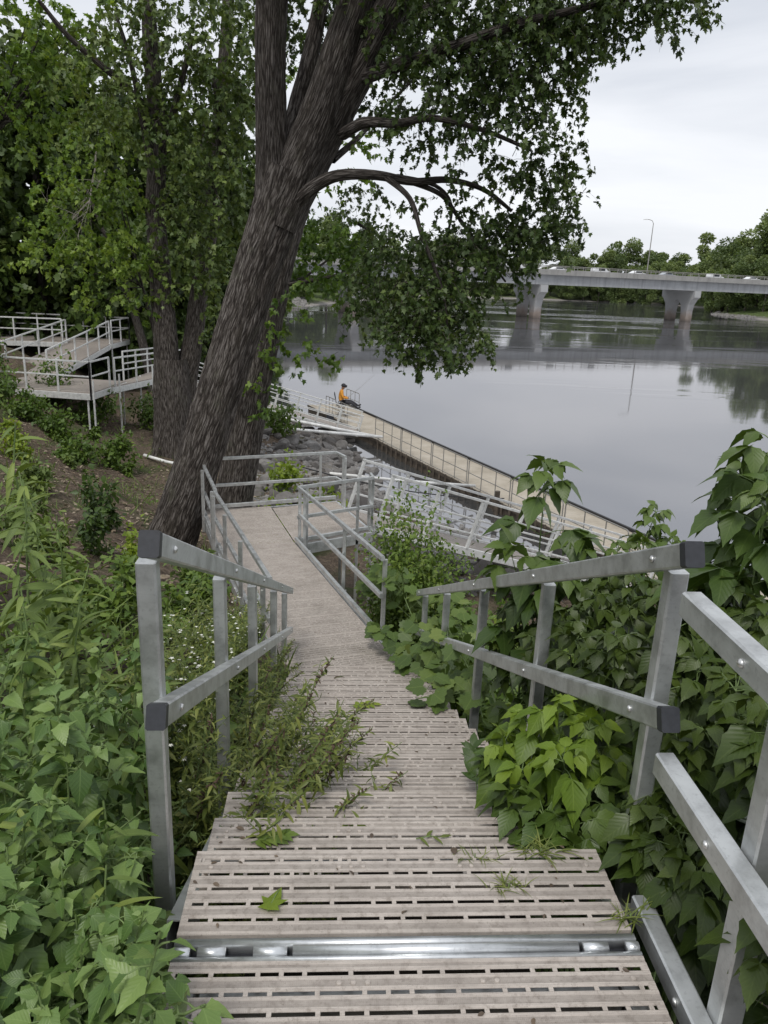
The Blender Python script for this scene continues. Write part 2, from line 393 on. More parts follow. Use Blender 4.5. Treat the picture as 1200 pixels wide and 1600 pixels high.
e[0].position = 0.30; e[0].color = (0.54, 0.575, 0.64, 1); e[1].position = 0.66; e[1].color = (0.86, 0.875, 0.91, 1)
el = e.new(0.47); el.color = (0.70, 0.725, 0.775, 1)
t.links.new(nz.outputs[0], cr.inputs[0])
b2 = t.nodes.new('ShaderNodeBackground'); b2.inputs[1].default_value = 0.95; t.links.new(cr.outputs[0], b2.inputs[0])
mx = t.nodes.new('ShaderNodeMixShader'); mx.inputs[0].default_value = 0.93
t.links.new(b1.outputs[0], mx.inputs[1]); t.links.new(b2.outputs[0], mx.inputs[2]); t.links.new(mx.outputs[0], out.inputs[0])
ld = bpy.data.lights.new('sun', 'SUN'); ld.energy = 1.5; ld.angle = rad(14); ld.color = (1.0, 0.965, 0.91)
sun = bpy.data.objects.new('sun', ld); COL.objects.link(sun)
az = rad(SUN_ROT); sd = Vector((math.sin(az)*math.cos(rad(SUN_EL)), math.cos(az)*math.cos(rad(SUN_EL)), math.sin(rad(SUN_EL))))
sun.rotation_euler = sd.to_track_quat('Z', 'Y').to_euler()
S.view_settings.view_transform = 'Standard'; S.view_settings.look = 'None'; S.view_settings.gamma = 1; S.view_settings.exposure = 0.30
try: S.view_settings.use_curve_mapping = False
except Exception: pass
S.render.engine = 'CYCLES'
S.cycles.max_bounces = 6; S.cycles.diffuse_bounces = 2; S.cycles.glossy_bounces = 3; S.cycles.transmission_bounces = 3
S.cycles.sample_clamp_indirect = 6

# ------------------------------------------------------------------ terrain
WATER = -6.2
LEFT = [(150, -220), (60, -62), (30, -10), (20, 5), (14, 12), (10, 17), (7.5, 20), (5, 22.5), (2.5, 26), (1.1, 30), (0.9, 34), (0.0, 38), (-2.2, 42), (-6, 52), (-9, 72), (-12.5, 120), (-13, 180), (4, 252), (18, 310), (40, 370), (84, 405)]
RIGHT = [(170, 410), (172, 340), (140, 290), (128, 266), (129, 240), (150, 190), (205, 110), (270, 10), (330, -220)]
POLY = np.array(LEFT+RIGHT, float)
def sdist(x, y):
    """distance to the shore, positive on land"""
    x = np.asarray(x, float); y = np.asarray(y, float); d2 = np.full(x.shape, 1e18); ins = np.zeros(x.shape, bool)
    n = len(POLY)
    for i in range(n):
        ax, ay = POLY[i]; bx, by = POLY[(i+1) % n]; ex, ey = bx-ax, by-ay
        tt = np.clip(((x-ax)*ex+(y-ay)*ey)/(ex*ex+ey*ey), 0, 1)
        d2 = np.minimum(d2, (x-ax-tt*ex)**2+(y-ay-tt*ey)**2)
        c = ((ay > y) != (by > y)) & (x < (bx-ax)*(y-ay)/(by-ay+1e-12)+ax)
        ins ^= c
    d = np.sqrt(d2); return np.where(ins, -d, d)
PD = [-400, -6, 0, 3, 6, 9.5, 11.5, 13, 17.5, 22, 60, 900]
PH = [-2.0, -1.6, -0.02, 1.0, 1.45, 1.9, 2.85, 3.5, 5.45, 5.9, 8.0, 16.0]
PHF = [-2.0, -1.6, -0.02, 0.7, 1.5, 2.3, 2.8, 3.2, 4.2, 5.0, 8.5, 16.0]
def wob(x, y):
    return 0.10*np.sin(x*1.7+0.6*y)*np.cos(y*1.3-0.4*x)+0.06*np.sin(3.1*x-2.2*y)+0.04*np.cos(5.3*x+4.1*y)
def ground(x, y):
    d = sdist(x, y); near = np.asarray(y, float) < 60
    h = np.where(near, np.interp(d, PD, PH), np.interp(d, PD, PHF))
    # keep the earth well under the stairs, ramp and landing
    return WATER+h+wob(np.asarray(x, float), np.asarray(y, float))*np.clip(d, 0, 3)/3-0.25*np.exp(-((np.asarray(x, float)-0.2)/1.0)**2)*(np.asarray(y) < 12)
def gz(x, y): return float(ground(np.array([x]), np.array([y]))[0])
def grid_axis(lo, hi, step, far_lo, far_hi, g=1.13):
    a = list(np.arange(lo, hi+1e-6, step)); s = step
    while a[-1] < far_hi: s = min(s*g, 40); a.append(a[-1]+s)
    s = step; b = []
    c = lo
    while c > far_lo: s = min(s*g, 40); c -= s; b.append(c)
    return np.array(b[::-1]+a)
gx = grid_axis(-16, 13, 0.33, -700, 800); gy = grid_axis(-2, 46, 0.36, -230, 1000)
XX, YY = np.meshgrid(gx, gy); ZZ = ground(XX, YY)
nx, ny = len(gx), len(gy)
me = bpy.data.meshes.new('riverbank')
verts = np.stack([XX.ravel(), YY.ravel(), ZZ.ravel()], 1)
faces = [(j*nx+i, j*nx+i+1, (j+1)*nx+i+1, (j+1)*nx+i) for j in range(ny-1) for i in range(nx-1)]
me.from_pydata(verts.tolist(), [], faces); me.update()
def soil_mat():
    k = NT('leaf_litter_soil'); p = k.pos()
    a = k.noise(p, 0.9, 6, 0.65); b = k.noise(p, 9, 6, 0.75); c_ = k.noise(p, 40, 4, 0.7)
    c = k.ramp(b, [(0.3, (0.035, 0.027, 0.02)), (0.48, (0.10, 0.075, 0.055)), (0.6, (0.17, 0.13, 0.095)), (0.78, (0.30, 0.25, 0.19))])
    c = k.mix(k.ramp(c_, [(0.55, (0, 0, 0)), (0.68, (0.8, 0.8, 0.8))]), c, (0.26, 0.215, 0.165))
    c = k.mix(k.ramp(a, [(0.5, (0, 0, 0)), (0.64, (0.75, 0.75, 0.75))]), c, (0.05, 0.075, 0.022))
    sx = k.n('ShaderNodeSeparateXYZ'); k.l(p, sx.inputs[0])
    near_shade = k.ramp(k.math('MULTIPLY_ADD', a, 0.2, k.math('MULTIPLY', sx.outputs[1], 0.08)), [(0.55, (0.8, 0.8, 0.8)), (0.75, (0, 0, 0))])  # shade under the near plants, put into the soil colour
    c = k.mix(near_shade, c, (0.022, 0.018, 0.014))
    z = k.math('MULTIPLY_ADD', a, 0.8, sx.outputs[2])
    sh = k.ramp(k.math('MULTIPLY_ADD', z, 0.5, 3.2), [(0.42, (1, 1, 1)), (0.75, (0, 0, 0))])   # shingle by the water
    c = k.mix(sh, c, k.ramp(b, [(0.3, (0.16, 0.15, 0.14)), (0.6, (0.33, 0.31, 0.29))]))
    far = k.ramp(k.math('MULTIPLY', sx.outputs[1], 0.01), [(0.55, (0, 0, 0)), (0.75, (1, 1, 1))])
    g = k.mix(k.ramp(a, [(0.4, (0, 0, 0)), (0.6, (1, 1, 1))]), (0.06, 0.085, 0.03), (0.11, 0.15, 0.05))
    c = k.mix(k.math('MULTIPLY', far, k.math('SUBTRACT', 1.0, sh)), c, g)
    return k.bsdf(c, 0.95, 0, k.bump(k.math('ADD', b, k.math('MULTIPLY', c_, 0.5)), 0.8, 0.06), 0.2)
M['soil'] = soil_mat()
bank = link('riverbank_ground', me, None, M['soil'], True); tag(bank, kind='structure')

def water_mat():
    k = NT('river_water'); p = k.pos()
    a = k.noise(k.mapv(p, (0.9, 0.9, 1)), 1.1, 4, 0.55, 0.3)
    b = k.noise(k.mapv(p, (0.16, 0.35, 1), (0, 0, 0.25)), 1.0, 4, 0.6)
    m = k.noise(k.mapv(p, (0.010, 0.045, 1), (0, 0, 0.12)), 1.0, 4, 0.6, 0.4)
    sy = k.n('ShaderNodeSeparateXYZ'); k.l(p, sy.inputs[0])
    far = k.ramp(k.math('MULTIPLY', sy.outputs[1], 0.005), [(0.14, (0.012, 0.012, 0.012)), (0.25, (0.05, 0.05, 0.05)), (0.58, (0.09, 0.09, 0.09)), (0.72, (0.6, 0.6, 0.6)), (0.95, (1, 1, 1))])
    amp = k.math('MULTIPLY', k.ramp(m, [(0.43, (0.12, 0.12, 0.12)), (0.50, (0.45, 0.45, 0.45)), (0.555, (1.6, 1.6, 1.6)), (0.60, (5, 5, 5))]), far)
    h = k.math('MULTIPLY', k.math('ADD', k.math('MULTIPLY', a, 0.35), k.math('MULTIPLY', b, 1.2)), amp)
    nr = k.bump(h, 0.5, 0.09)
    fr = k.n('ShaderNodeFresnel'); fr.inputs['IOR'].default_value = 4.4; k.l(nr, fr.inputs['Normal'])
    body = k.n('ShaderNodeBsdfDiffuse'); body.inputs['Color'].default_value = (0.06, 0.062, 0.062, 1)
    gl = k.n('ShaderNodeBsdfGlossy'); gl.inputs['Roughness'].default_value = 0.045; gl.inputs['Color'].default_value = (0.97, 0.96, 0.98, 1); k.l(nr, gl.inputs['Normal'])
    ms = k.n('ShaderNodeMixShader'); k.l(fr.outputs[0], ms.inputs[0]); k.l(body.outputs[0], ms.inputs[1]); k.l(gl.outputs[0], ms.inputs[2])
    k.l(ms.outputs[0], k.out.inputs['Surface']); return k.m
M['water'] = water_mat()
mb = MB(); mb.add([(-60, -230, WATER), (500, -230, WATER), (500, 480, WATER), (-60, 480, WATER)], [(0, 1, 2, 3)])
tag(obj('river_water', mb, M['water']), kind='structure')

# ------------------------------------------------------------------ decks
SLOTS = [.305-.038-.0545*q for q in range(5)][::-1]
SW = .006
STRIPS = list(zip([0]+[y+SW for y in SLOTS], [y-SW for y in SLOTS]+[.305]))
def panel_geo(mb, wd, skirt=0.03, seed=0):
    """one slotted plastic deck panel: x centred, y 0..0.305, top at 0; slot rows sit on slightly raised rims"""
    x0, x1 = -wd/2, wd/2; mb.rim = []
    for a, b in STRIPS:
        sa, sb = (-skirt if a < .001 else -.004), (-skirt if b > .304 else -.004)
        e0 = .010 if b-a > .03 else .004
        pr = [(a, sa, 1), (a, -.0025, 1), (a+.002, 0, 1), (a+e0, 0, 1), (a+e0+.003, -.0018, 0), (b-e0-.003, -.0018, 0), (b-e0, 0, 1), (b-.002, 0, 1), (b, -.0025, 1), (b, sb, 1)]
        n = len(pr)
        mb.add([(x, y, z) for x in (x0, x1) for y, z, _ in pr], [(q, q+1, n+q+1, n+q) for q in range(n-1)]+[(n-1, 0, n, 2*n-1), tuple(range(n-1, -1, -1)), tuple(range(n, 2*n))])
        mb.rim += [q[2] for q in pr]*2
    pat = [.1022, .1022, .0455, .0455]
    for i in range(5):
        ya, yb = STRIPS[i][1], STRIPS[i+1][0]
        x = x0-[.03, .165, .05, .11, .20][i]-.03*seed; q = (i*2+seed) % 4
        def web(u0, u1):
            if u1-u0 > .002: mb.add([(x_, y_, z_) for z_ in (-.004, -.0004) for y_ in (ya-.001, yb+.001) for x_ in (u0, u1)], [(0, 2, 3, 1), (4, 5, 7, 6), (0, 1, 5, 4), (1, 3, 7, 5), (3, 2, 6, 7), (2, 0, 4, 6)])
        while x < x1+.02:
            g0, g1 = x+pat[q % 4], x+pat[q % 4]+.0118
            web(max(x0+.018, g0), min(x1-.018, g1)); x = g1; q += 1
        web(x0, x0+.02); web(x1-.02, x1)
    for yy, xs in ((.238, (x0+.05, x0+.42, x0+.455, x0+.49, x1-.43, x1-.395, x1-.05)),):
        for cx in xs: mb.tube([(cx, yy, -.002), (cx, yy, .0015), (cx, yy, .003)], [.0075, .0065, .002], 8)
    mb.rim += [1.0]*(len(mb.v)-len(mb.rim))
    return mb
def panel_mesh(wd, seed=0):
    mb = panel_geo(MB(), wd, seed=seed); me = bpy.data.meshes.new('deck_panel'); me.from_pydata(mb.v, [], mb.f); me.update(); set_rim(me, mb)
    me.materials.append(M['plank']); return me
PM = [panel_mesh(1.205, k) for k in range(3)]
def place_panel(name, parent, me, loc, yaw=0, tilt=0):
    o = bpy.data.objects.new(name, me); COL.objects.link(o); o.parent = parent
    o.location = tuple(V(*loc)-wloc(parent)); o.rotation_euler = (tilt, 0, yaw); return o

BOLT = None
def bolt_mesh():
    mb = MB(); mb.tube([(0, 0, 0), (0.004, 0, 0), (0.008, 0, 0), (0.0095, 0, 0)], [.0105, .0105, .007, .001], 10)
    me = bpy.data.meshes.new('bolt'); me.from_pydata(mb.v, [], mb.f); me.update(); me.materials.append(M['bolt'])
    me.polygons.foreach_set('use_smooth', [True]*len(me.polygons)); return me
BOLTM = bolt_mesh()
def add_bolt(parent, p, sx):
    o = bpy.data.objects.new('bolt', BOLTM); COL.objects.link(o); o.parent = parent
    o.location = tuple(V(*p)-wloc(parent)); o.rotation_euler = (0, 0, 0 if sx > 0 else PI); return o
def railing(root, pts, posts, mids=(0.46,), rail=(.05, .06), post=.055, mat='alu', off=None, post_low=0.0, caps=False, bolts=0, topper=True, down=0.2, label=None):
    """root > railing > mid_rail / post / end_cap / bolt. pts: rail line (deck level + height given in z of pts), posts: list of (x,y,top_z,base_z)"""
    m = M[mat]
    mb = MB()
    for a, b in zip(pts[:-1], pts[1:]): mb.bar(a, b, rail[0], rail[1])
    r = obj('railing', mb, m, root)
    if label: r['label'] = label
    for dz in mids:
        mb = MB()
        for a, b in zip(pts[:-1], pts[1:]): mb.bar(V(*a)-V(0, 0, dz), V(*b)-V(0, 0, dz), rail[0], rail[1])
        obj('mid_rail', mb, m, r)
    for x, y, zt, zb in posts:
        obj('post', MB().bar((x, y, zb), (x, y, zt), post, post, (0, 1, 0)), m, r)
    return r

# top landing at the camera's feet -------------------------------------------------
CX = 0.2175
land = thing('top_landing', 'beige slotted deck landing at the head of the stairs with silver hinge strip', 'landing', (CX, 1.2, 0))
for i, y0 in enumerate((1.605, 1.218, 0.913, 0.608, 0.303)):
    place_panel('deck_panel', land, PM[i % 3], (CX, y0, 0))
hb = MB()
hb.tube([(-.30+CX-.0, 1.553, -.004), (.44+CX, 1.553, -.004)], .0155, 12)
hb.box(CX-.602, CX+.602, 1.570, 1.588, -.03, .004); hb.box(CX-.602, CX+.602, 1.524, 1.5335, -.03, .002)
hinge = obj('hinge_strip', hb, M['bright'], land, True)
for a, b in ((-.54, -.47), (-.40, -.315), (.455, .52), (.57, .602), (-.602, -.56)):
    obj('hinge_knuckle', MB().tube([(CX+a, 1.553, -.006), (CX+b, 1.553, -.006)], .0145, 12), M['bright'], hinge, True)
obj('hinge_gutter', MB().box(CX-.602, CX+.602, 1.5335, 1.570, -.05, -.028), M['cap'], hinge)
for sx in (-1, 1):
    obj('side_beam', MB().bar((CX+sx*.555, 0.3, -.085), (CX+sx*.555, 1.50, -.085), .05, .10), M['alu'], land)
obj('cross_beam', MB().bar((CX-.52, 1.45, -.085), (CX+.52, 1.45, -.085), .05, .10), M['alu'], land)
X = .885
r = obj('railing', MB().bar((X, 1.71, .905), (X, -.3, .905), .052, .066), M['alu'], land)
r['label'] = 'square silver handrail on the right edge of the top landing'
for dz in (.46, .925): obj('mid_rail' if dz < .8 else 'toe_rail', MB().bar((X, 1.71, .905-dz), (X, -.3, .905-dz), .052, .066), M['alu'], r)
for y in (1.335, 0.0): obj('post', MB().bar((X+.057, y, -.55), (X+.057, y, .93), .06, .06, (0, 1, 0)), M['alu'], r)
for z in (.905, .445, -.02): add_bolt(r, (X-.026, 1.405, z), -1)
pl_ = obj('leg_pipe', MB().tube([(X+.185, 1.50, -1.5), (X+.185, 1.50, -.10)], .032, 14), M['pipe'], land, True)
obj('pipe_cap', MB().dome((X+.185, 1.50, -.10), .038, .045), M['globe'], pl_, True)

# stairs --------------------------------------------------------------------------
RUN, RISE, NY = .308, .128, 1.912
stairs = thing('staircase', 'long outdoor stair of beige slotted treads running down towards the river', 'stairs', (CX, NY, -.128))
NST = 16
for k in range(1, NST+1):
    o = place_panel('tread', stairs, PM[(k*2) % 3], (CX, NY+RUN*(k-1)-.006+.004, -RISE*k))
    mb = MB().box(-.602, .602, .001, .012, -.075, -.031)
sl = RISE/RUN
def nz_(y): return -(y-NY)*sl
for sx in (-1, 1):
    a = V(CX+sx*.63, 1.70, -.115); b = V(CX+sx*.63, 6.95, -.115-(6.95-1.70)*sl-.05)
    # hollow rectangular tube, open at its upper end
    mb = MB(); d = b-a
    w2, h2, tk = .025, .052, .004
    side = V(1, 0, 0); up = np.cross(side, d/np.linalg.norm(d))
    ring = lambda p, q: [p+side*i+up*j for i, j in ((-w2+q, -h2+q), (w2-q, -h2+q), (w2-q, h2-q), (-w2+q, h2-q))]
    vs = ring(a, 0)+ring(b, 0)+ring(a, tk)+ring(b, tk)
    fs = [(i, (i+1) % 4, 4+(i+1) % 4, 4+i) for i in range(4)]+[(8+(i+1) % 4, 8+i, 12+i, 12+(i+1) % 4) for i in range(4)]+[(i, 8+i, 8+(i+1) % 4, (i+1) % 4) for i in range(4)]+[(4+(i+1) % 4, 12+(i+1) % 4, 12+i, 4+i) for i in range(4)]
    mb.add(vs, fs); obj('stringer', mb, M['alu'], stairs)
for k in range(0, NST, 1):
    y = NY+RUN*k+.15; z = -RISE*(k+1)-.052
    if k % 2 == 0: obj('tread_bearer', MB().bar((CX-.60, y, z), (CX+.60, y, z), .04, .04), M['alu'], stairs)
def stair_rail(xr, xp, sx, lab, posts, y0, y1):
    H0, H1 = .955, .785; K0, K1 = .482, .335        # height of the two rails above the nosing line, upper and lower end
    hh = lambda y, p, q: nz_(y)+p+(q-p)*(y-y0)/(y1-y0)
    ends = [((xr, y0, hh(y0, H0, H1)), (xr, y1, hh(y1, H0, H1))), ((xr, y0-.02, hh(y0-.02, K0, K1)), (xr, y1, hh(y1, K0, K1)))]
    r = obj('railing', MB().bar(*ends[0], .048, .064), M['alu'], stairs); r['label'] = lab
    obj('mid_rail', MB().bar(*ends[1], .048, .064), M['alu'], r)
    for p, q in ends:
        dirn = V(*p)-V(*q); dirn /= np.linalg.norm(dirn)
        obj('end_cap', MB().bar(V(*p)-dirn*.003, V(*p)+dirn*.028, .051, .067), M['cap'], r)
    for y in posts:
        z = nz_(y)
        obj('post', MB().bar((xp, y, z-.42), (xp, y, hh(y, H0, H1)-.034), .054, .054, (0, 1, 0), .006), M['alu'], r)
        for p, q in ((H0, H1), (K0, K1)): add_bolt(r, (xr+sx*.024, y+.01, hh(y+.01, p, q)), sx)
    return r
stair_rail(-.447, -.492, 1, 'silver handrail with black end caps on the left side of the stairs', (1.93, 3.12, 4.35, 5.9, 7.2), 1.80, 7.55)
rr = stair_rail(.908, .954, -1, 'silver handrail with black end caps on the right side of the stairs', (1.95, 3.12, 4.45, 5.92, 7.3), 1.80, 7.55)
lp = obj('leg_pipe', MB().tube([(-.545, 3.42, -2.2), (-.545, 3.42, -.66)], .030, 14), M['pipe'], stairs, True)
obj('pipe_cap', MB().dome((-.545, 3.42, -.66), .036, .05), M['bright'], lp, True)

# sloping ramp --------------------------------------------------------------------
YAW = rad(15.65); U2 = V(-math.sin(YAW), math.cos(YAW), 0); X2 = V(math.cos(YAW), math.sin(YAW), 0)
RO = V(.155, 6.72, 0); RS = .077
def rz(l): return -2.13-RS*l
def rp(l, x, dz=0): p = RO+U2*l+X2*x; return V(p[0], p[1], rz(l)+dz)
ramp = thing('walkway_ramp', 'gently sloping beige slotted ramp running from the stair foot to the corner platform', 'ramp', rp(0, 0))
L1 = 5.08
npan = int(L1/.307)
for i in range(npan+1):
    l = -.06+i*.307
    place_panel('deck_panel', ramp, PM[(i*2+1) % 3], rp(l, 0), YAW, -math.atan(RS))
for sx in (-1, 1):
    obj('side_beam', MB().bar(rp(-.0 if sx < 0 else .35, sx*.635, -.07), rp(L1+.05, sx*.635, -.07), .045, .14), M['alu'], ramp)
    obj('kerb_rail', MB().bar(rp(.55 if sx < 0 else .9, sx*.615, .075), rp(L1, sx*.615, .075), .05, .06), M['alu'], ramp)
for l in (.6, 2.1, 3.6, 5.0):
    obj('cross_beam', MB().bar(rp(l, -.6, -.085), rp(l, .6, -.085), .05, .08), M['alu'], ramp)
HR = .93
def ramp_rail(sx, l0, l1, posts, lab):
    xr, xp = sx*.655, sx*.70
    r = obj('railing', MB().bar(rp(l0, xr, HR), rp(l1, xr, HR), .045, .055), M['alu'], ramp); r['label'] = lab
    obj('mid_rail', MB().bar(rp(l0, xr, HR-.44), rp(l1, xr, HR-.44), .045, .055), M['alu'], r)
    for l in posts:
        p = rp(l, xp); obj('post', MB().bar((p[0], p[1], p[2]-.2), (p[0], p[1], p[2]+HR-.03), .05, .05, (0, 1, 0)), M['alu'], r)
    return r
ramp_rail(-1, .55, L1-.02, (.7, 2.2, 3.6, 4.9), 'silver railing along the left edge of the ramp beside the tree trunk')
ramp_rail(1, .95, L1-.05, (1.0, 2.6, 4.85), 'silver railing along the right edge of the ramp above the leafy bush')
for l in (2.6, 4.6):
    p = rp(l, .72)
    obj('leg', MB().bar((p[0], p[1], gz(p[0], p[1])-.3), (p[0], p[1], p[2]), .045, .045, (0, 1, 0)), M['alu'], ramp)
    p = rp(l, -.72)
    obj('leg', MB().bar((p[0], p[1], gz(p[0], p[1])-.3), (p[0], p[1], p[2]), .045, .045, (0, 1, 0)), M['alu'], ramp)

# corner platform -----------------------------------------------------------------
PZ = rz(L1)-.012
plat = thing('corner_platform', 'L shaped beige slotted platform between the ramp and the lower gangway', 'platform', (*rp(L1, 0)[:2], PZ))
L2 = 2.05
for i in range(int(round(L2/.307))):
    p = rp(L1+.03+i*.307, 0); place_panel('deck_panel', plat, PM[i % 3], (p[0], p[1], PZ), YAW)
def quad_panels(root, A, B, C, D, n, mat='plank'):
    """n slotted panels laid side by side over a quadrilateral A-B (front) D-C (back)"""
    A, B, C, D = (V(*p) for p in (A, B, C, D))
    for i in range(n):
        g = panel_geo(MB(), 1.205, seed=i % 3); vs = np.array(g.v)
        u = (vs[:, 0]+.6025)/1.205; v = (i+vs[:, 1]/.307)/n
        P = A*((1-u)*(1-v))[:, None]+B*(u*(1-v))[:, None]+C*(u*v)[:, None]+D*((1-u)*v)[:, None]; P[:, 2] += vs[:, 2]
        g.v = [tuple(q) for q in P]; obj('deck_panel', g, M[mat], root)
jl = rp(L1+.03, .625); jr = rp(L1+L2, .625)
pA = V(jl[0], jl[1], PZ-.004); pD = V(jr[0], jr[1], PZ-.004); pB = V(.60, 12.55, PZ-.004); pC = V(.0, 14.3, PZ-.004)
quad_panels(plat, pA, pB, pC, pD, 7)
lf = rp(L1, -.64); lb = rp(L1+L2+.02, -.64); lf[2] = lb[2] = PZ
def edge(name, a, b, dz, w, h, root=plat, mat='alu'): return obj(name, MB().bar(V(*a)+V(0, 0, dz), V(*b)+V(0, 0, dz), w, h), M[mat], root)
edge('side_beam', lf, lb, -.09, .045, .16); edge('side_beam', lb, pC+V(.03, .05, 0), -.09, .045, .16)
edge('side_beam', pA+V(.02, -.03, 0), pB+V(.03, -.03, 0), -.10, .05, .18)
edge('side_beam', pB+V(.04, 0, 0), pC+V(.04, 0, 0), -.10, .05, .18)
edge('kerb_rail', lb, pC+V(0, .02, 0), .075, .05, .07); edge('kerb_rail', lf, lb, .075, .05, .06)
edge('kerb_rail', pA, pB, .055, .045, .06)
def plat_rail(pts, posts, lab, H=.95):
    mb = MB(); md = MB()
    for a, b in zip(pts[:-1], pts[1:]):
        mb.bar(V(a[0], a[1], PZ+H), V(b[0], b[1], PZ+H), .045, .055); md.bar(V(a[0], a[1], PZ+H*.48), V(b[0], b[1], PZ+H*.48), .045, .055)
    r = obj('railing', mb, M['alu'], plat); r['label'] = lab; obj('mid_rail', md, M['alu'], r)
    for p in posts: obj('post', MB().bar((p[0], p[1], PZ-.18), (p[0], p[1], PZ+H-.028), .05, .05, (0, 1, 0)), M['alu'], r)
bk = lambda t_: lb*(1-t_)+pC*t_+V(-.01, .05, 0)
sd_ = lambda t_: pB*(1-t_)+pC*t_+V(.05, .02, 0)
plat_rail([lb+V(0, .05, 0), bk(1), sd_(.80)], [bk(.06), bk(.88), sd_(.86), sd_(.80)], 'silver railing across the back edge of the corner platform')
plat_rail([lf, lb], [lf*.96+lb*.04+V(-.05, 0, 0), lf*.3+lb*.7+V(-.05, 0, 0)], 'silver railing on the left edge of the corner platform')
fr = lambda t_: pA*(1-t_)+pB*t_+V(.02, -.05, 0)
plat_rail([fr(0), fr(1), sd_(.1)], [fr(.03), fr(.12), fr(.80), sd_(.03), sd_(.11)], 'silver railing on the front edge of the corner platform')
for p in (fr(.80), fr(.06), sd_(.05), sd_(.9), bk(.1), lf+V(-.05, .1, 0)):
    obj('leg', MB().bar((p[0], p[1], gz(p[0], p[1])-.3), (p[0], p[1], PZ-.1), .05, .05, (0, 1, 0)), M['alu'], plat)

# gangways ------------------------------------------------------------------------
def gangway(label, A, yaw, length, slope, width, H=.95, nbay=8):
    d0 = V(math.cos(yaw), math.sin(yaw), 0); s0 = V(-math.sin(yaw), math.cos(yaw), 0)
    d = V(d0[0], d0[1], -slope); d /= np.linalg.norm(d); upv = np.cross(d, -s0); upv = upv if upv[2] > 0 else -upv
    A = V(*A); g = thing('gangway', label, 'gangway', A, 'aluminium gangways down to the floating dock')
    P = lambda l, s_, h=0: A+d*l+s0*s_+upv*h
    dk = MB(); n = int(length/.16)
    for i in range(n): 
        l0 = length*i/n
        dk.bar(P(l0+.005, 0, -.02), P(l0+length/n-.003, 0, -.02), width-.06, .035, upv)
    obj('deck', dk, M['plank'], g)
    for s_ in (-width/2, width/2):
        obj('bottom_chord', MB().bar(P(0, s_, -.03), P(length, s_, -.03), .05, .15, upv), M['alu_far'], g)
        top = obj('railing', MB().bar(P(0, s_, H), P(length, s_, H), .05, .05, upv), M['alu_far'], g)
        for h in (.62, .33): obj('mid_rail', MB().bar(P(0, s_, H*h), P(length, s_, H*h), .035, .035, upv), M['alu_far'], top)
        for i in range(nbay+1):
            l = .03+(length-.06)*i/nbay
            obj('post', MB().bar(P(l, s_, .0), P(l, s_, H), .05, .06, d), M['alu_far'], top)
    return g
gangway('silver railed gangway sloping from the corner platform down to the dock behind the bush', (.46, 13.45, PZ-.06), rad(23), 9.2, .335, 1.22, .98, 9)
gangway('silver railed gangway sloping to the dock beside the seated person', (-8.2, 37.4, -3.25), 0.0, 9.55, .268, 1.25, .95, 9)

# floating dock -------------------------------------------------------------------
DZ = -5.8
dn = V(4.13, -10.88, 0); dn /= np.linalg.norm(dn); ds = V(-dn[1], dn[0], 0)      # ds points out into the river
D0 = V(1.66, 36.75, DZ)-dn*9.6
DL, DWd = 31.0, 2.3
dp = lambda l, s_, h=0: D0+dn*l+ds*s_+V(0, 0, h)
dock = thing('floating_dock', 'long narrow tan floating dock lying along the bank with hoop railings', 'dock', D0)
dk = MB(); n = int(DL/.2)
for i in range(n): dk.bar(dp(i*DL/n+.003, DWd/2, -.02), dp((i+1)*DL/n-.003, DWd/2, -.02), DWd, .04)
obj('deck', dk, M['dockdeck'], dock)
fm = MB()
for s_ in (.12, DWd-.12): fm.bar(dp(0, s_, -.24), dp(DL, s_, -.24), .24, .38)
obj('float', fm, M['dark_wood'], dock)
obj('rub_rail', MB().bar(dp(0, DWd+.02, .04), dp(DL, DWd+.02, .04), .09, .13), M['black'], dock)
obj('edge_board', MB().bar(dp(0, -.03, -.05), dp(DL, -.03, -.05), .05, .12), M['dark_wood'], dock)
for i in range(40):
    l = 10.6+i*.52
    obj('fender_post', MB().bar(dp(l, -.08, -.44), dp(l, -.08, .05), .07, .07, (0, 1, 0)), M['dark_wood'], dock)
def hoop(root, l0, l1, s_=.04, H=1.0):
    rr_ = .1; pts = [dp(l0, s_, -.02), dp(l0, s_, H-rr_)]
    for i in range(1, 4): a = PI/2*i/4; pts.append(dp(l0+rr_*(1-math.cos(a)), s_, H-rr_+rr_*math.sin(a)))
    pts += [dp(l0+rr_, s_, H), dp(l1-rr_, s_, H)]
    for i in range(1, 4): a = PI/2*i/4; pts.append(dp(l1-rr_+rr_*math.sin(a), s_, H-rr_+rr_*math.cos(a)))
    pts += [dp(l1, s_, H-rr_), dp(l1, s_, -.02)]
    r = obj('railing', MB().tube(pts, .021, 6), M['tube'], root)
    for h in (.5, .06): obj('mid_rail', MB().tube([dp(l0, s_, h), dp(l1, s_, h)], .016, 6), M['tube'], r)
    for f in (.33, .67): obj('post', MB().tube([dp(l0+(l1-l0)*f, s_, 0), dp(l0+(l1-l0)*f, s_, H)], .019, 6), M['tube'], r)
l = 10.0
while l < DL-2: hoop(dock, l, l+2.85); l += 2.98
hoop(dock, 3.0, 4.6); hoop(dock, 4.9, 6.3); hoop(dock, .6, 2.6, DWd-.1)
pl1 = obj('dock_pile', MB().tube([dp(21.4, -.2, -3), dp(21.4, -.2, .45)], .09, 12), M['dark_wood'], dock)

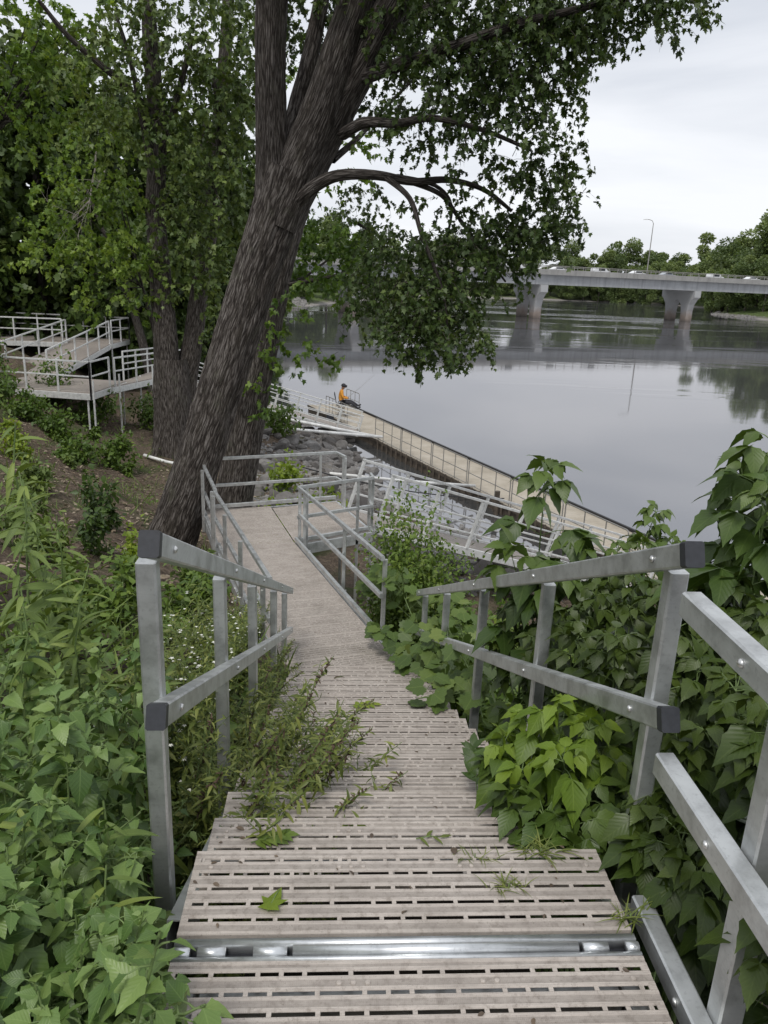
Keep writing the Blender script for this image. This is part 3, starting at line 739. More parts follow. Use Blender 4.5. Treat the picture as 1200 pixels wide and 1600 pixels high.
# white poles from the bank to the dock
def pole(label, a, b, r, grp):
    o = obj('white_pole', MB().tube([a, V(*a)*.5+V(*b)*.5+V(0, 0, -.04), b], r, 10), M['white_pole'], None, True)
    tag(o, label, 'pole', grp)
G = 'white poles lying between the bank and the dock'
pole('upper white pole of the crossed pair lying over the rocks to the dock', (-6.4, 36.6, -4.28), (2.05, 36.1, -5.68), .075, G)
pole('lower white pole of the crossed pair lying over the rocks to the dock', (-6.0, 33.6, -4.62), (2.15, 35.8, -5.60), .07, G)
pole('thin white pole beyond the corner platform reaching over water to the dock', (-.2, 24.2, -4.5), (5.15, 27.3, -5.62), .05, G)
pole('short white pole lying on the bank left of the big leaning trunk', (-6.2, 24.6, gz(-6.2, 24.6)+.10), (-4.7, 24.2, gz(-4.7, 24.2)+.12), .05, G)
obj('mooring_cable', MB().tube(curve((-1.0, 22.5, -3.9), (5.9, 25.6, -5.6), -.25), .02, 6), M['black'])
tag(bpy.data.objects['mooring_cable'], 'thin dark cable slung from the rocks to the dock', 'cable')

# person fishing on the dock --------------------------------------------------------
def person():
    root_p = at_z(533, 650, DZ); bx, by = root_p[0], root_p[1]
    pr = thing('person', 'person in orange top and dark cap sitting with legs stretched out on the dock', 'person', (bx, by, DZ))
    P_ = lambda x, y, z: (x, y, z)
    J = {'pel': (0, 0, .72), 'waist': (-.04, 0, .90), 'chest': (-.03, 0, 1.12), 'neck': (.03, 0, 1.30), 'head': (.08, 0, 1.42), 'crown': (.09, 0, 1.53),
         'shl': (-.02, .17, 1.22), 'ell': (.05, .24, .95), 'wrl': (.28, .14, .90), 'hal': (.36, .12, .92),
         'shr': (-.02, -.17, 1.22), 'elr': (.06, -.25, .95), 'wrr': (.29, -.15, .90), 'har': (.37, -.13, .92),
         'hipl': (.03, .10, .70), 'knl': (.46, .13, .74), 'anl': (.86, .15, .50), 'tol': (.97, .17, .60),
         'hipr': (.03, -.10, .70), 'knr': (.47, -.13, .70), 'anr': (.84, -.13, .42), 'tor': (.95, -.14, .53)}
    E_ = [('pel', 'waist'), ('waist', 'chest'), ('chest', 'neck'), ('neck', 'head'), ('head', 'crown')]
    for s_ in 'lr':
        E_ += [('chest', 'sh'+s_), ('sh'+s_, 'el'+s_), ('el'+s_, 'wr'+s_), ('wr'+s_, 'ha'+s_), ('pel', 'hip'+s_), ('hip'+s_, 'kn'+s_), ('kn'+s_, 'an'+s_), ('an'+s_, 'to'+s_)]
    R_ = {'pel': .16, 'waist': .165, 'chest': .17, 'neck': .06, 'head': .105, 'crown': .09, 'sh': .085, 'el': .06, 'wr': .04, 'ha': .045, 'hip': .11, 'kn': .075, 'an': .05, 'to': .045}
    names = list(J); me = bpy.data.meshes.new('body'); me.from_pydata([J[n] for n in names], [(names.index(a), names.index(b)) for a, b in E_], [])
    o = bpy.data.objects.new('body', me); COL.objects.link(o)
    md = o.modifiers.new('skin', 'SKIN'); sv = me.skin_vertices[0].data
    for i, n in enumerate(names):
        rr_ = R_[n] if n in R_ else R_[n[:-1]]; sv[i].radius = (rr_, rr_); sv[i].use_root = (n == 'pel')
    o.modifiers.new('sub', 'SUBSURF').levels = 1
    dg = bpy.context.evaluated_depsgraph_get(); em = bpy.data.meshes.new_from_object(o.evaluated_get(dg))
    bpy.data.objects.remove(o)
    for m in ('orange', 'trouser', 'skin', 'black'): em.materials.append(M[m])
    for p in em.polygons:
        c = p.center; p.use_smooth = True
        if c.z > 1.33: p.material_index = 2
        elif c.x > .30 and c.z > .84: p.material_index = 2
        elif c.x > .88: p.material_index = 3
        elif c.z < .80: p.material_index = 1
    body = bpy.data.objects.new('body', em); COL.objects.link(body); body.parent = pr
    mb = MB().tube([(.075, 0, 1.46), (.085, 0, 1.50), (.09, 0, 1.57), (.09, 0, 1.61)], [.115, .118, .10, .03], 12); mb.tube([(.13, 0, 1.485), (.26, 0, 1.47)], [.08, .05], 8)
    obj('cap', mb, M['trouser'], pr, True, True)
    for s_ in (-1, 1): obj('eye', MB().dome((.175, s_*.04, 1.43), .012, .008, 6, 2), M['cap'], pr, False, True)
    obj('nose', MB().tube([(.175, 0, 1.43), (.205, 0, 1.40)], [.012, .018], 6), M['skin'], pr, False, True)
    pr.scale = (1.12,)*3
    c0 = V(bx, by, DZ)
    ch = thing('camping_chair', 'dark folding camp chair under the person in orange', 'chair', c0); ch.scale = (1.12,)*3
    obj('seat', MB().add([(-.22, -.25, .60), (.28, -.25, .62), (.28, .25, .62), (-.22, .25, .60), (-.22, -.25, .57), (.28, -.25, .59), (.28, .25, .59), (-.22, .25, .57)], [(0, 1, 2, 3), (7, 6, 5, 4), (0, 4, 5, 1), (1, 5, 6, 2), (2, 6, 7, 3), (3, 7, 4, 0)]), M['chair'], ch, False, True)
    obj('backrest', MB().bar((-.25, 0, .60), (-.34, 0, 1.12), .5, .03, (1, 0, 0)), M['chair'], ch, False, True)
    for sx in (-1, 1):
        obj('leg', MB().tube([(-.22, sx*.25, 0), (.26, sx*.25, .62)], .016, 6), M['chair'], ch, False, True)
        obj('leg', MB().tube([(.26, sx*.25, 0), (-.25, sx*.25, .62), (-.36, sx*.25, 1.14)], .016, 6), M['chair'], ch, False, True)
    h = c0+V(.36, -.13, .92)*1.12
    tag(obj('fishing_rod', MB().tube([h-V(.2, 0, .08), h+V(.6, .6, .5), h+V(1.5, 1.6, 1.2)], [.014, .009, .004], 6), M['tube']), 'thin fishing rod held out over the water by the person in orange', 'fishing rod')
    bk_ = at_z(516, 655, DZ)
    o = thing('tackle_box', 'small dark bag on the dock deck left of the camp chair', 'bag', bk_)
    obj('body', MB().bar((-.2, 0, .14), (.2, 0, .14), .24, .26), M['chair'], o, False, True); obj('handle', MB().tube([(-.09, 0, .27), (-.07, 0, .36), (.07, 0, .36), (.09, 0, .27)], .012, 6), M['tube'], o, False, True)
person()

# elevated walkways on the left ------------------------------------------------------
def slab_walk(name, label, A, B, C, D, legs, rails, H=1.05, npost=1.2, gapmid=.5):
    """deck quad A-B-C-D in space, rails: list of (p,q, mid heights)"""
    A, B, C, D = (V(*p) for p in (A, B, C, D))
    root = thing(name, label, 'walkway', A, 'raised aluminium walkways in the trees')
    n = max(3, int(np.linalg.norm((D-A))/.31)); mb = MB()
    for i in range(n):
        a = A+(D-A)*(i+.03)/n; b = B+(C-B)*(i+.03)/n; c = B+(C-B)*(i+.97)/n; d = A+(D-A)*(i+.97)/n; z = V(0, 0, -.04)
        mb.add([a, b, c, d, a+z, b+z, c+z, d+z], [(0, 1, 2, 3), (7, 6, 5, 4), (0, 4, 5, 1), (1, 5, 6, 2), (2, 6, 7, 3), (3, 7, 4, 0)])
    obj('deck', mb, M['plank'], root)
    for a, b in ((A, B), (B, C), (C, D), (D, A)):
        obj('side_beam', MB().bar(a+V(0, 0, -.15), b+V(0, 0, -.15), .06, .22), M['alu_far'], root)
    for a, b in rails:
        a, b = V(*a), V(*b)
        r = obj('railing', MB().bar(a+V(0, 0, H), b+V(0, 0, H), .055, .06), M['alu_far'], root)
        obj('mid_rail', MB().bar(a+V(0, 0, H*.52), b+V(0, 0, H*.52), .05, .05), M['alu_far'], r)
        k = max(1, int(round(np.linalg.norm(b-a)/npost)))
        for i in range(k+1):
            p = a+(b-a)*i/k; obj('post', MB().bar(p+V(0, 0, -.25), p+V(0, 0, H), .06, .06, (0, 1, 0)), M['alu_far'], r)
    for p in legs:
        g = gz(p[0], p[1]); obj('leg', MB().bar((p[0], p[1], g-.3), (p[0], p[1], p[2]), .055, .055, (0, 1, 0)), M['alu_far'], root)
    return root
zP = -2.6
A0, B0, C0, D0_ = (-14.5, 28.6, zP), (-8.55, 27.2, zP), (-8.2, 30.4, zP), (-14.1, 31.4, zP)
slab_walk('turning_platform', 'wide weathered platform with silver railings on tall legs, front left in the trees', A0, B0, C0, D0_,
          [(-8.4, 27.0, zP+.45), (-7.95, 28.6, zP+.5), (-8.7, 27.3, zP-.1), (-11.5, 27.9, zP-.1), (-14.2, 28.5, zP), (-8.3, 30.3, zP)],
          [(A0, B0), (B0, (-8.38, 28.9, zP))])
slab_walk('connecting_walkway', 'narrow weathered walkway on thin legs running behind the forked trunk', (-8.55, 28.9, zP-.01), (-8.3, 28.9, zP-.01), (-7.0, 36.6, -2.9), (-8.4, 36.8, -2.9),
          [(-7.5, 31.8, zP+.5), (-7.2, 34.3, zP+.6), (-7.05, 36.0, zP), (-8.3, 33, zP-.1), (-8.3, 35.5, zP-.1)],
          [((-8.27, 29.2, zP), (-7.0, 36.6, -2.9)), ((-8.6, 31.6, zP), (-8.4, 36.8, -2.9))], 1.0, 1.7)
slab_walk('switchback_ramp', 'pale railed ramp climbing from the front platform to the upper platform', (-13.6, 31.2, zP+.0), (-11.2, 30.9, zP+.0), (-10.9, 38.0, -1.92), (-12.9, 38.2, -1.92),
          [(-12.9, 35, -2.3), (-10.95, 35, -2.3)],
          [((-13.6, 31.0, zP), (-12.9, 38.0, -1.92)), ((-11.2, 30.6, zP), (-10.9, 38.0, -1.92))], 1.05, 1.5)
zU = -1.9
slab_walk('upper_platform', 'upper weathered platform with silver railings at the top of the switchback ramp', (-16.5, 38.0, zU), (-10.85, 38.2, zU), (-10.7, 40.8, zU), (-16.5, 40.8, zU),
          [(-10.9, 38.3, zU), (-10.8, 40.6, zU), (-13.5, 38.2, zU), (-16.2, 38.2, zU)],
          [((-10.85, 38.2, zU), (-10.7, 40.8, zU)), ((-10.7, 40.8, zU), (-17.5, 40.8, zU+.05)), ((-17.5, 38.0, zU), (-13.1, 38.05, zU))], 1.05, 1.2)
slab_walk('upper_ramp', 'upper pale ramp leaving the far left of the raised walkways', (-20.0, 37.9, zU+.45), (-16.55, 37.9, zU), (-16.55, 40.6, zU), (-20.0, 40.6, zU+.45),
          [(-19.8, 38.1, zU+.3), (-17, 38.1, zU)], [((-20, 37.9, zU+.45), (-16.6, 37.9, zU)), ((-20, 40.6, zU+.45), (-16.6, 40.7, zU))], 1.05, 1.2)

# bridge --------------------------------------------------------------------------
BD = V(43.7, 15, 0); BSP = float(np.linalg.norm(BD)); BD /= BSP; BN = V(BD[1], -BD[0], 0)    # BN points to the camera
BP1 = V(45.6, 190, 0)
bp = lambda s_, n_, z: BP1+BD*s_+BN*n_+V(0, 0, z)
bridge = thing('road_bridge', 'long pale concrete road bridge crossing the river on hammerhead piers', 'bridge', bp(0, 0, WATER))
s0_, s1_ = -130, 230
def slab(name, n0, n1, z0, z1, mat, parent=bridge, a=s0_, b=s1_):
    mb = MB(); mb.add([bp(s_, n_, z) for s_ in (a, b) for n_, z in ((n0, z0), (n1, z0), (n1, z1), (n0, z1))], [(0, 1, 2, 3), (7, 6, 5, 4), (0, 4, 5, 1), (1, 5, 6, 2), (2, 6, 7, 3), (3, 7, 4, 0)])
    return obj(name, mb, M[mat], parent)
for n_ in (5.3, 1.8, -1.8, -5.3): slab('girder', n_-.3, n_+.3, 1.45, 3.75, 'concrete')
slab('deck_slab', -6.4, 6.4, 3.75, 4.05, 'barrier'); slab('roadway', -5.8, 5.8, 4.055, 4.10, 'asphalt')
for sg in (1, -1):
    bar_ = slab('barrier', sg*6.4-.18, sg*6.4+.18, 3.70, 4.9, 'barrier')
    obj('guard_rail', MB().bar(bp(s0_, sg*6.4, 5.7), bp(s1_, sg*6.4, 5.7), .12, .14), M['tube'], bar_)
    pm = MB()
    for i in range(int((s1_-s0_)/2.5)): pm.bar(bp(s0_+i*2.5, sg*6.4, 4.88), bp(s0_+i*2.5, sg*6.4, 5.7), .12, .12, (0, 1, 0))
    tag(obj('guard_posts', pm, M['tube'], bar_), kind='stuff')
for s_ in (-BSP*.5, BSP*.5, BSP*1.5):
    slab('deck_joint', -5.72, 5.66, 1.5, 3.7, 'barrier', bridge, s_-.03, s_+.03)
def pier_prof():
    # half outline (n, z), z from water to cap top
    right = [(6.0, 1.42), (6.0, -.2), (5.2, -.75), (4.3, -2.0), (3.95, -3.6), (3.9, WATER-2.5)]
    inner = [(1.9, WATER-2.5), (1.85, -3.6), (1.55, -2.3), (.9, -1.3), (0, -.95)]
    r_ = right+inner
    return r_+[(-a, b) for a, b in reversed(r_[:-1])]
for i in (-2, -1, 0, 1, 2, 3):
    pr_ = pier_prof(); mb = MB(); n = len(pr_); hw = 1.0
    vs = [bp(i*BSP-hw, a, z) for a, z in pr_]+[bp(i*BSP+hw, a, z) for a, z in pr_]
    mb.add(vs, [(j, (j+1) % n, n+(j+1) % n, n+j) for j in range(n)])
    # end faces as quads between outer and inner halves
    nr = 6; half = n//2
    fs = []
    R_i = [0, 1, 2, 3, 4, 5]; I_i = [10, 9, 8, 7, 6]   # outer top..bottom, inner top..bottom
    quads = [(0, 1, 10), (1, 2, 9, 10), (2, 3, 8, 9), (3, 4, 7, 8), (4, 5, 6, 7)]
    L = lambda j: (n-j if j else n-0) % n if False else {**{q: q for q in ()}}.get(j, None)
    mir = lambda j: 10 if j == 10 else 20-j
    allf = quads+[tuple(mir(j) for j in reversed(q)) for q in quads]+[(0, 10, 20)]
    fs = [tuple(q) for q in allf]+[tuple(j+n for j in reversed(q)) for q in allf]
    mb.add(vs, fs)
    obj('pier', mb, M['pier'], bridge)
_d = ray(1011, 424); lampb = bp(np.linalg.solve(np.array([[BD[0], -_d[0]], [BD[1], -_d[1]]]), EYE[:2]-(BP1+BN*6.0)[:2])[0], 6.0, 4.05)
lampm = thing('street_lamp', 'tall thin grey street lamp with a bent arm standing on the bridge', 'street lamp', lampb)
obj('pole', MB().tube([(0, 0, 0), (0, 0, 8), (0, 0, 12.6)], [.16, .12, .09], 8), M['tube'], lampm, False, True)
obj('arm', MB().tube([(0, 0, 12.5), (-.3, 0, 13.1), (-1.0, 0, 13.35), (-1.7, 0, 13.4)], .07, 8), M['tube'], lampm, False, True)
obj('lamp_head', MB().bar((-1.6, 0, 13.38), (-2.5, 0, 13.34), .34, .16), M['alu_far'], lampm, False, True)
def car(kind):
    mt = M['car_white'] if kind != 2 else M['car_grey']
    c = thing('car', 'x', 'car')
    prof = [(-2.2, .35), (-2.25, .75), (-2.1, .95), (-1.2, 1.02), (-.55, 1.45), (.9, 1.48), (1.75, 1.05), (2.2, .95), (2.25, .6), (2.2, .35)]
    if kind == 1: prof = [(-2.3, .35), (-2.35, .8), (-2.25, 1.05), (-1.5, 1.15), (-.9, 1.75), (2.1, 1.78), (2.3, 1.1), (2.3, .35)]
    mb = MB(); n = len(prof)
    mb.add([(x, y, z) for y in (-.85, .85) for x, z in prof], [tuple(range(n)), tuple(range(2*n-1, n-1, -1))]+[(j, n+j, n+(j+1) % n, (j+1) % n) for j in range(n)])
    obj('body', mb, mt, c, False, True)
    zt = 1.38 if kind != 1 else 1.66
    for sy in (-.856, .856):
        obj('window', MB().box(-.75, 1.1, sy-.006, sy+.006, 1.06, zt), M['car_glass'], c, False, True)
    for x in (-1.4, 1.4):
        for sy in (-.8, .8): obj('wheel', MB().tube([(x, sy-.1, .32), (x, sy+.1, .32)], .32, 12), M['black'], c, False, True)
    return c
protos = [car(0), car(1), car(2)]
used = set()
carlab = ['white car on the bridge close behind the hanging branches', 'second white car from the tree on the bridge, low roofed', 'white van on the bridge left of the street lamp', 'white car on the bridge just left of the lamp pole', 'grey car on the bridge right of the street lamp', 'tall white car on the bridge near the right bank', 'rightmost white car on the bridge by the bank trees']
for (px, kind, lane), lb_ in zip([(805, 1, 3.4), (872, 0, 3.4), (938, 1, 3.4), (996, 0, 3.4), (1043, 2, 3.4), (1118, 1, 3.4), (1176, 0, 3.4)], carlab):
    d = ray(px, 425); a_ = np.array([[BD[0], -d[0]], [BD[1], -d[1]]]); rhs = EYE[:2]-(BP1+BN*lane)[:2]
    s_ = np.linalg.solve(a_, rhs)[0]
    o = protos[kind] if kind not in used else copy_tree(protos[kind]); used.add(kind)
    o.location = tuple(bp(s_, lane, 4.10)); o.rotation_euler = (0, 0, math.atan2(BD[1], BD[0])+PI)
    tag(o, lb_, 'car', 'cars crossing the bridge')
# ------------------------------------------------------------------ trees
def spline(pts, rs, n):
    pts = [V(*p) for p in pts]; P = []; R_ = []
    m = len(pts)-1
    for i in range(m):
        p0, p1, p2, p3 = pts[max(i-1, 0)], pts[i], pts[i+1], pts[min(i+2, m)]
        for j in range(n):
            t_ = j/n
            P.append(0.5*(2*p1+(p2-p0)*t_+(2*p0-5*p1+4*p2-p3)*t_*t_+(3*p1-p0-3*p2+p3)*t_**3)); R_.append(rs[i]*(1-t_)+rs[i+1]*t_)
    P.append(pts[-1]); R_.append(rs[-1]); return P, R_
class Bark:
    """trunk and limbs of one tree as a single furrowed surface with a wrapped UV map"""
    def __init__(s): s.v = []; s.f = []; s.uv = []
    def limb(s, pts, rs, nseg=12, sub=5, amp=0.0, flare=0.0, seed=0.0):
        P, R_ = spline(pts, rs, sub); o = len(s.v); prev = None; L = 0.0
        for i, p in enumerate(P):
            d = P[min(i+1, len(P)-1)]-P[max(i-1, 0)]; d = d/(np.linalg.norm(d)+1e-9)
            if prev is None: a = np.cross(d, V(0, 1, 0.01) if abs(d[1]) < 0.9 else V(1, 0, 0))
            else: a = prev-d*(prev@d)
            a /= np.linalg.norm(a)+1e-9; prev = a; b = np.cross(d, a)
            if i: L += np.linalg.norm(P[i]-P[i-1])
            for j in range(nseg+1):
                t_ = 2*PI*(j % nseg)/nseg; r = R_[i]
                if flare: r *= 1+flare*math.exp(-L/0.45)*(0.6+0.55*math.sin(t_*5+seed)+0.25*math.sin(t_*3+1+seed))
                if amp:
                    q = Vector((math.cos(t_)*R_[i]*11+seed, math.sin(t_)*R_[i]*11, L*1.5))
                    h = 1-abs(mnoise.noise(q))*2.2+0.35*mnoise.noise(q*2.3)
                    big = mnoise.noise(Vector((math.cos(t_)*1.4+seed, math.sin(t_)*1.4, L*0.5)))
                    r = r*(1+0.10*big)+amp*(h-0.4)
                s.v.append(tuple(p+(a*math.cos(t_)+b*math.sin(t_))*r)); s.uv.append((j/nseg*max(1, round(R_[0]*2.4)) if R_[0] > .2 else j/nseg*0.35, L*0.6))
        w_ = nseg+1
        for i in range(len(P)-1):
            for j in range(nseg):
                q = o+i*w_; s.f.append((q+j, q+j+1, q+w_+j+1, q+w_+j))
        return s
    def build(s, name, parent, mat='bark'):
        off = wloc(parent) if parent is not None else V(0, 0, 0)
        me = bpy.data.meshes.new(name); me.from_pydata((np.array(s.v)-off).tolist(), [], s.f)
        uvl = me.uv_layers.new(name='UVMap'); li = np.zeros(len(me.loops), np.int32); me.loops.foreach_get('vertex_index', li)
        uvl.data.foreach_set('uv', np.array(s.uv, np.float32)[li].ravel()); me.update()
        return link(name, me, parent, M[mat], True)
def unit(v): return v/(np.linalg.norm(v)+1e-9)
def sprays(lv, tw, P0, D0, Ls, droop, per, lsize, tints, twr=.006):
    n = len(P0); st = 5; P0 = np.array(P0, float); D = np.array(D0, float); Ls = np.array(Ls, float)[:, None]; tints = np.array(tints, float)
    nrm_ = lambda q: q/(np.linalg.norm(q, axis=-1, keepdims=True)+1e-9)
    A = [P0]; q = P0
    for i in range(st):
        D = nrm_(D+np.array([0, 0, -1.0])*droop/st*1.6+RNG.normal(size=(n, 3))*.10); q = q+D*Ls/st; A.append(q)
    A = np.stack(A, 1)                                            # n, 6, 3
    if tw is not None:
        off = np.array([(1, 0, 0), (-.5, .6, .6), (-.5, -.6, -.6)]); rr_ = twr*(1-np.arange(6)/6.0)
        vs = (A[:, :, None, :]+off[None, None]*rr_[None, :, None, None]).reshape(-1, 3); o = len(tw.v); tw.v += [tuple(p) for p in vs.tolist()]
        for t_ in range(n):
            for i in range(st):
                k = o+t_*18+i*3; tw.f += [(k, k+1, k+4, k+3), (k+1, k+2, k+5, k+4), (k+2, k, k+3, k+5)]
    tt = RNG.random((n, per))**.8*st*.999; ii = tt.astype(int); fr = (tt-ii)[..., None]; r_ = np.arange(n)[:, None]
    a_, b_ = A[r_, ii], A[r_, ii+1]; P = a_*(1-fr)+b_*fr
    Dn = RNG.normal(size=(n, per, 3))*.75+np.array([0, 0, -.75])+(b_-a_)/(Ls[:, None]/st)*.35
    N = RNG.normal(size=(n, per, 3))*.6+np.array([0, 0, .9])
    P = P+RNG.normal(size=(n, per, 3))*Ls[:, None]*.05
    lv.addmany(P.reshape(-1, 3), Dn.reshape(-1, 3), N.reshape(-1, 3), lsize*(.6+.65*RNG.random(n*per)), (tints[:, None]+RNG.normal(size=(n, per))*.16).ravel())
def crown(root, blobs, mat, tpl=T_MAPLE, lsize=0.11, dens=1.0, length=0.8, droop=0.9, name='crown', twigs=True, tint0=0.42, per=16):
    """blobs: (px, py, rx, ry, Y, weight, tint) - leafy clumps given by where they stand in space"""
    lv = Leaves(tpl); tw = MB(); P0 = []; D0 = []; T0 = []
    for px, py, rx, ry, Y, wgt, tn in blobs:
        c = at_y(px, py, Y); k = np.linalg.norm(c-EYE)/1200*1.0
        n = max(2, int(rx*ry*PI*(k**2)*wgt*dens))
        u = RNG.normal(size=(n, 3)); u = u/np.linalg.norm(u, axis=1, keepdims=True)*RNG.random((n, 1))**.4
        P0.append(c+CR*u[:, :1]*rx*k+np.array([0, 0, 1.0])*u[:, 1:2]*ry*k+np.array([0, 1.0, 0])*u[:, 2:3]*(rx+ry)/2*k*1.2)
        D0.append(np.stack([u[:, 0], u[:, 2]*.5, np.full(n, .25)], 1)+RNG.normal(size=(n, 3))*.5); T0.append(tn+tint0-.42+RNG.normal(size=n)*.10)
    P0 = np.concatenate(P0); D0 = np.concatenate(D0); T0 = np.concatenate(T0); D0 /= np.linalg.norm(D0, axis=1, keepdims=True)
    sprays(lv, tw if twigs else None, P0, D0, length*(.6+.7*RNG.random(len(P0))), droop, per, lsize, T0)
    o = lv.build(name, mat, root)
    if twigs and tw.v: tag(obj('twigs', tw, M['twig'], root), kind='stuff')
    return o
def px(pts): return [at_y(*p) for p in pts]

# the big leaning maple
t_base = at_z(266, 856, -3.2); t_base[2] = gz(t_base[0], t_base[1])
big = thing('maple_tree', 'big leaning maple with thick furrowed trunk forking high, left of the ramp', 'tree', t_base)
Bk = Bark(); Y0 = float(t_base[1])
kk = lambda hw, Y: hw*Y*0.91/1200
trunk = [(240, 905, Y0-.02), (268, 840, Y0), (310, 720, Y0+.05), (350, 590, Y0+.1), (392, 450, Y0+.15), (432, 330, Y0+.2), (452, 268, Y0+.2)]
Bk.limb(px(trunk), [kk(h, Y0) for h in (48, 42, 38, 36, 35, 40, 42)], 64, 20, 0.026, 0.5)
Bk.limb(px([(412, 400, Y0+.15), (422, 300, Y0+.15), (424, 200, Y0+.1), (423, 100, Y0), (425, 0, Y0), (428, -160, Y0)]), [kk(h, Y0) for h in (24, 25, 24, 23, 23, 21)], 32, 12, 0.016, seed=3)
Bk.limb(px([(430, 350, Y0+.15), (470, 250, Y0+.1), (503, 170, Y0), (535, 70, Y0-.1), (560, -10, Y0-.2), (600, -160, Y0-.3)]), [kk(h, Y0) for h in (34, 32, 29, 26, 24, 21)], 36, 12, 0.018, seed=7)
Bk.limb(px([(440, 340, Y0+.3), (490, 240, Y0+.25), (540, 145, Y0+.1), (580, 70, Y0), (615, 0, Y0-.1), (690, -140, Y0-.2)]), [kk(h, Y0) for h in (33, 31, 28, 27, 25, 21)], 36, 12, 0.018, seed=11)
Bk.limb(px([(440, 280, Y0+.6), (462, 180, Y0+.8), (484, 90, Y0+1), (502, 0, Y0+1.2), (520, -120, Y0+1.4)]), [kk(h, Y0) for h in (18, 16, 14, 12, 11)], 20, 8, 0.01, seed=5)
def bough(pts, r0, r1, n=9): 
    m = len(pts); Bk.limb(px(pts), [kk(r0+(r1-r0)*i/(m-1), Y0) for i in range(m)], n, 6, 0.003, seed=pts[0][0])
bough([(462, 318, Y0), (490, 292, Y0-.2), (530, 274, Y0-.3), (590, 274, Y0-.4), (645, 284, Y0-.4), (700, 281, Y0-.5), (755, 296, Y0-.6), (800, 330, Y0-.7)], 11, 2.5)
bough([(640, 283, Y0-.4), (690, 305, Y0-.3), (720, 345, Y0-.2), (760, 400, Y0-.2), (790, 440, Y0)], 4.5, 1.5)
bough([(600, 275, Y0-.4), (640, 310, Y0-.7), (660, 370, Y0-.9), (690, 450, Y0-1), (700, 520, Y0-1)], 5, 1.5)
bough([(620, 276, Y0-.4), (680, 290, Y0+.2), (706, 326, Y0+.5), (690, 400, Y0+.6)], 4, 1.5)
bough([(535, 210, Y0), (570, 192, Y0-.5), (620, 193, Y0-.9), (680, 185, Y0-1.2), (760, 205, Y0-1.4), (830, 235, Y0-1.5)], 9, 2)
bough([(520, 250, Y0+.3), (560, 215, Y0+1), (600, 170, Y0+1.6), (650, 120, Y0+2)], 6, 2)
bough([(570, 120, Y0-.1), (640, 95, Y0-.7), (720, 70, Y0-1.2), (800, 40, Y0-1.6), (880, 20, Y0-1.8), (960, 0, Y0-2), (1050, -20, Y0-2)], 11, 2)
bough([(590, 60, Y0), (650, 20, Y0+.5), (720, -10, Y0+1), (820, -40, Y0+1.2), (950, -50, Y0+1), (1080, -40, Y0+.6)], 10, 3)
bough([(560, 350, Y0+2.5), (600, 380, Y0+3.2), (560, 420, Y0+3.4), (450, 445, Y0+3)], 3, 4)
Bk.build('trunk', big)
mblobs = [
 (470, 40, 50, 60, Y0+1.6, .8, .40), (600, 30, 80, 60, Y0+1.2, .9, .42), (690, 50, 90, 70, Y0-.5, 1.1, .40), (780, 40, 90, 70, Y0-1, 1.1, .42), (860, 40, 70, 60, Y0-1.4, 1.1, .42), (925, 45, 38, 50, Y0-1.6, 1.0, .42),
 (880, 100, 40, 50, Y0-1.4, .9, .4), (830, 140, 50, 50, Y0-1.2, 1.0, .40), (760, 140, 70, 60, Y0-1, 1.0, .38), (690, 150, 70, 60, Y0-.8, .9, .36), (620, 160, 60, 55, Y0+.6, .35, .42), (560, 190, 36, 40, Y0+1.5, .4, .4),
 (650, 225, 60, 40, Y0-.6, .3, .38), (740, 225, 70, 50, Y0-1, .42, .34), (810, 225, 50, 45, Y0-1.3, .7, .34), (855, 190, 30, 30, Y0-1.3, .5, .4), (865, 285, 34, 34, Y0-1, .7, .40), (895, 250, 14, 16, Y0-1, .7, .4), (880, 340, 28, 40, Y0-.9, .8, .36), (830, 300, 45, 40, Y0-.8, .6, .34),
 (770, 300, 55, 40, Y0-.7, .42, .34), (705, 320, 45, 35, Y0-.4, .25, .36), (640, 340, 45, 30, Y0-.6, .18, .38),
 (760, 375, 50, 40, Y0-.4, .75, .34), (820, 365, 40, 36, Y0-.7, .7, .34), (855, 385, 16, 30, Y0-.8, .6, .34), (700, 400, 60, 40, Y0-.5, .7, .36), (630, 390, 50, 36, Y0+.2, .5, .40), (575, 340, 45, 50, Y0+2, .55, .5),
 (600, 450, 40, 45, Y0+.6, .8, .36), (660, 455, 50, 45, Y0-.8, .9, .38), (725, 455, 40, 40, Y0-.6, .9, .38), (690, 520, 45, 40, Y0-1, .85, .42), (735, 520, 26, 28, Y0-.8, .8, .45), (640, 525, 32, 30, Y0-.9, .7, .36), (672, 565, 32, 22, Y0-1, .6, .38), (720, 562, 22, 18, Y0-1, .6, .42), (612, 505, 22, 28, Y0-.3, .5, .34), (790, 425, 24, 30, Y0-.5, .6, .36),
 (1010, 20, 36, 34, Y0-2, 1.0, .36), (1060, 30, 40, 38, Y0-2, 1.0, .38), (1030, 66, 26, 24, Y0-2, .8, .34), (1090, -5, 26, 26, Y0-2, .9, .38), (1105, 40, 12, 14, Y0-2, .6, .36), (1140, -10, 20, 10, Y0-2, .6, .38), (985, -10, 40, 30, Y0-2, .9, .38),
 (520, -60, 150, 60, Y0+.5, .5, .4), (760, -80, 200, 70, Y0-1, .6, .4), (420, -80, 100, 60, Y0-1, .4, .4), (545, 45, 10, 20, Y0-.3, .9, .8)]
mblobs = [(q[0]-(14 if q[0] > 960 else 0), q[1]-(34 if q[0] > 960 else 22 if q[1] < 330 else 6), q[2], q[3], q[4], q[5]*(1.9 if q[1] > 350 else 1.35 if q[0] > 790 and q[1] > 200 else 1.1), q[6]) for q in mblobs]
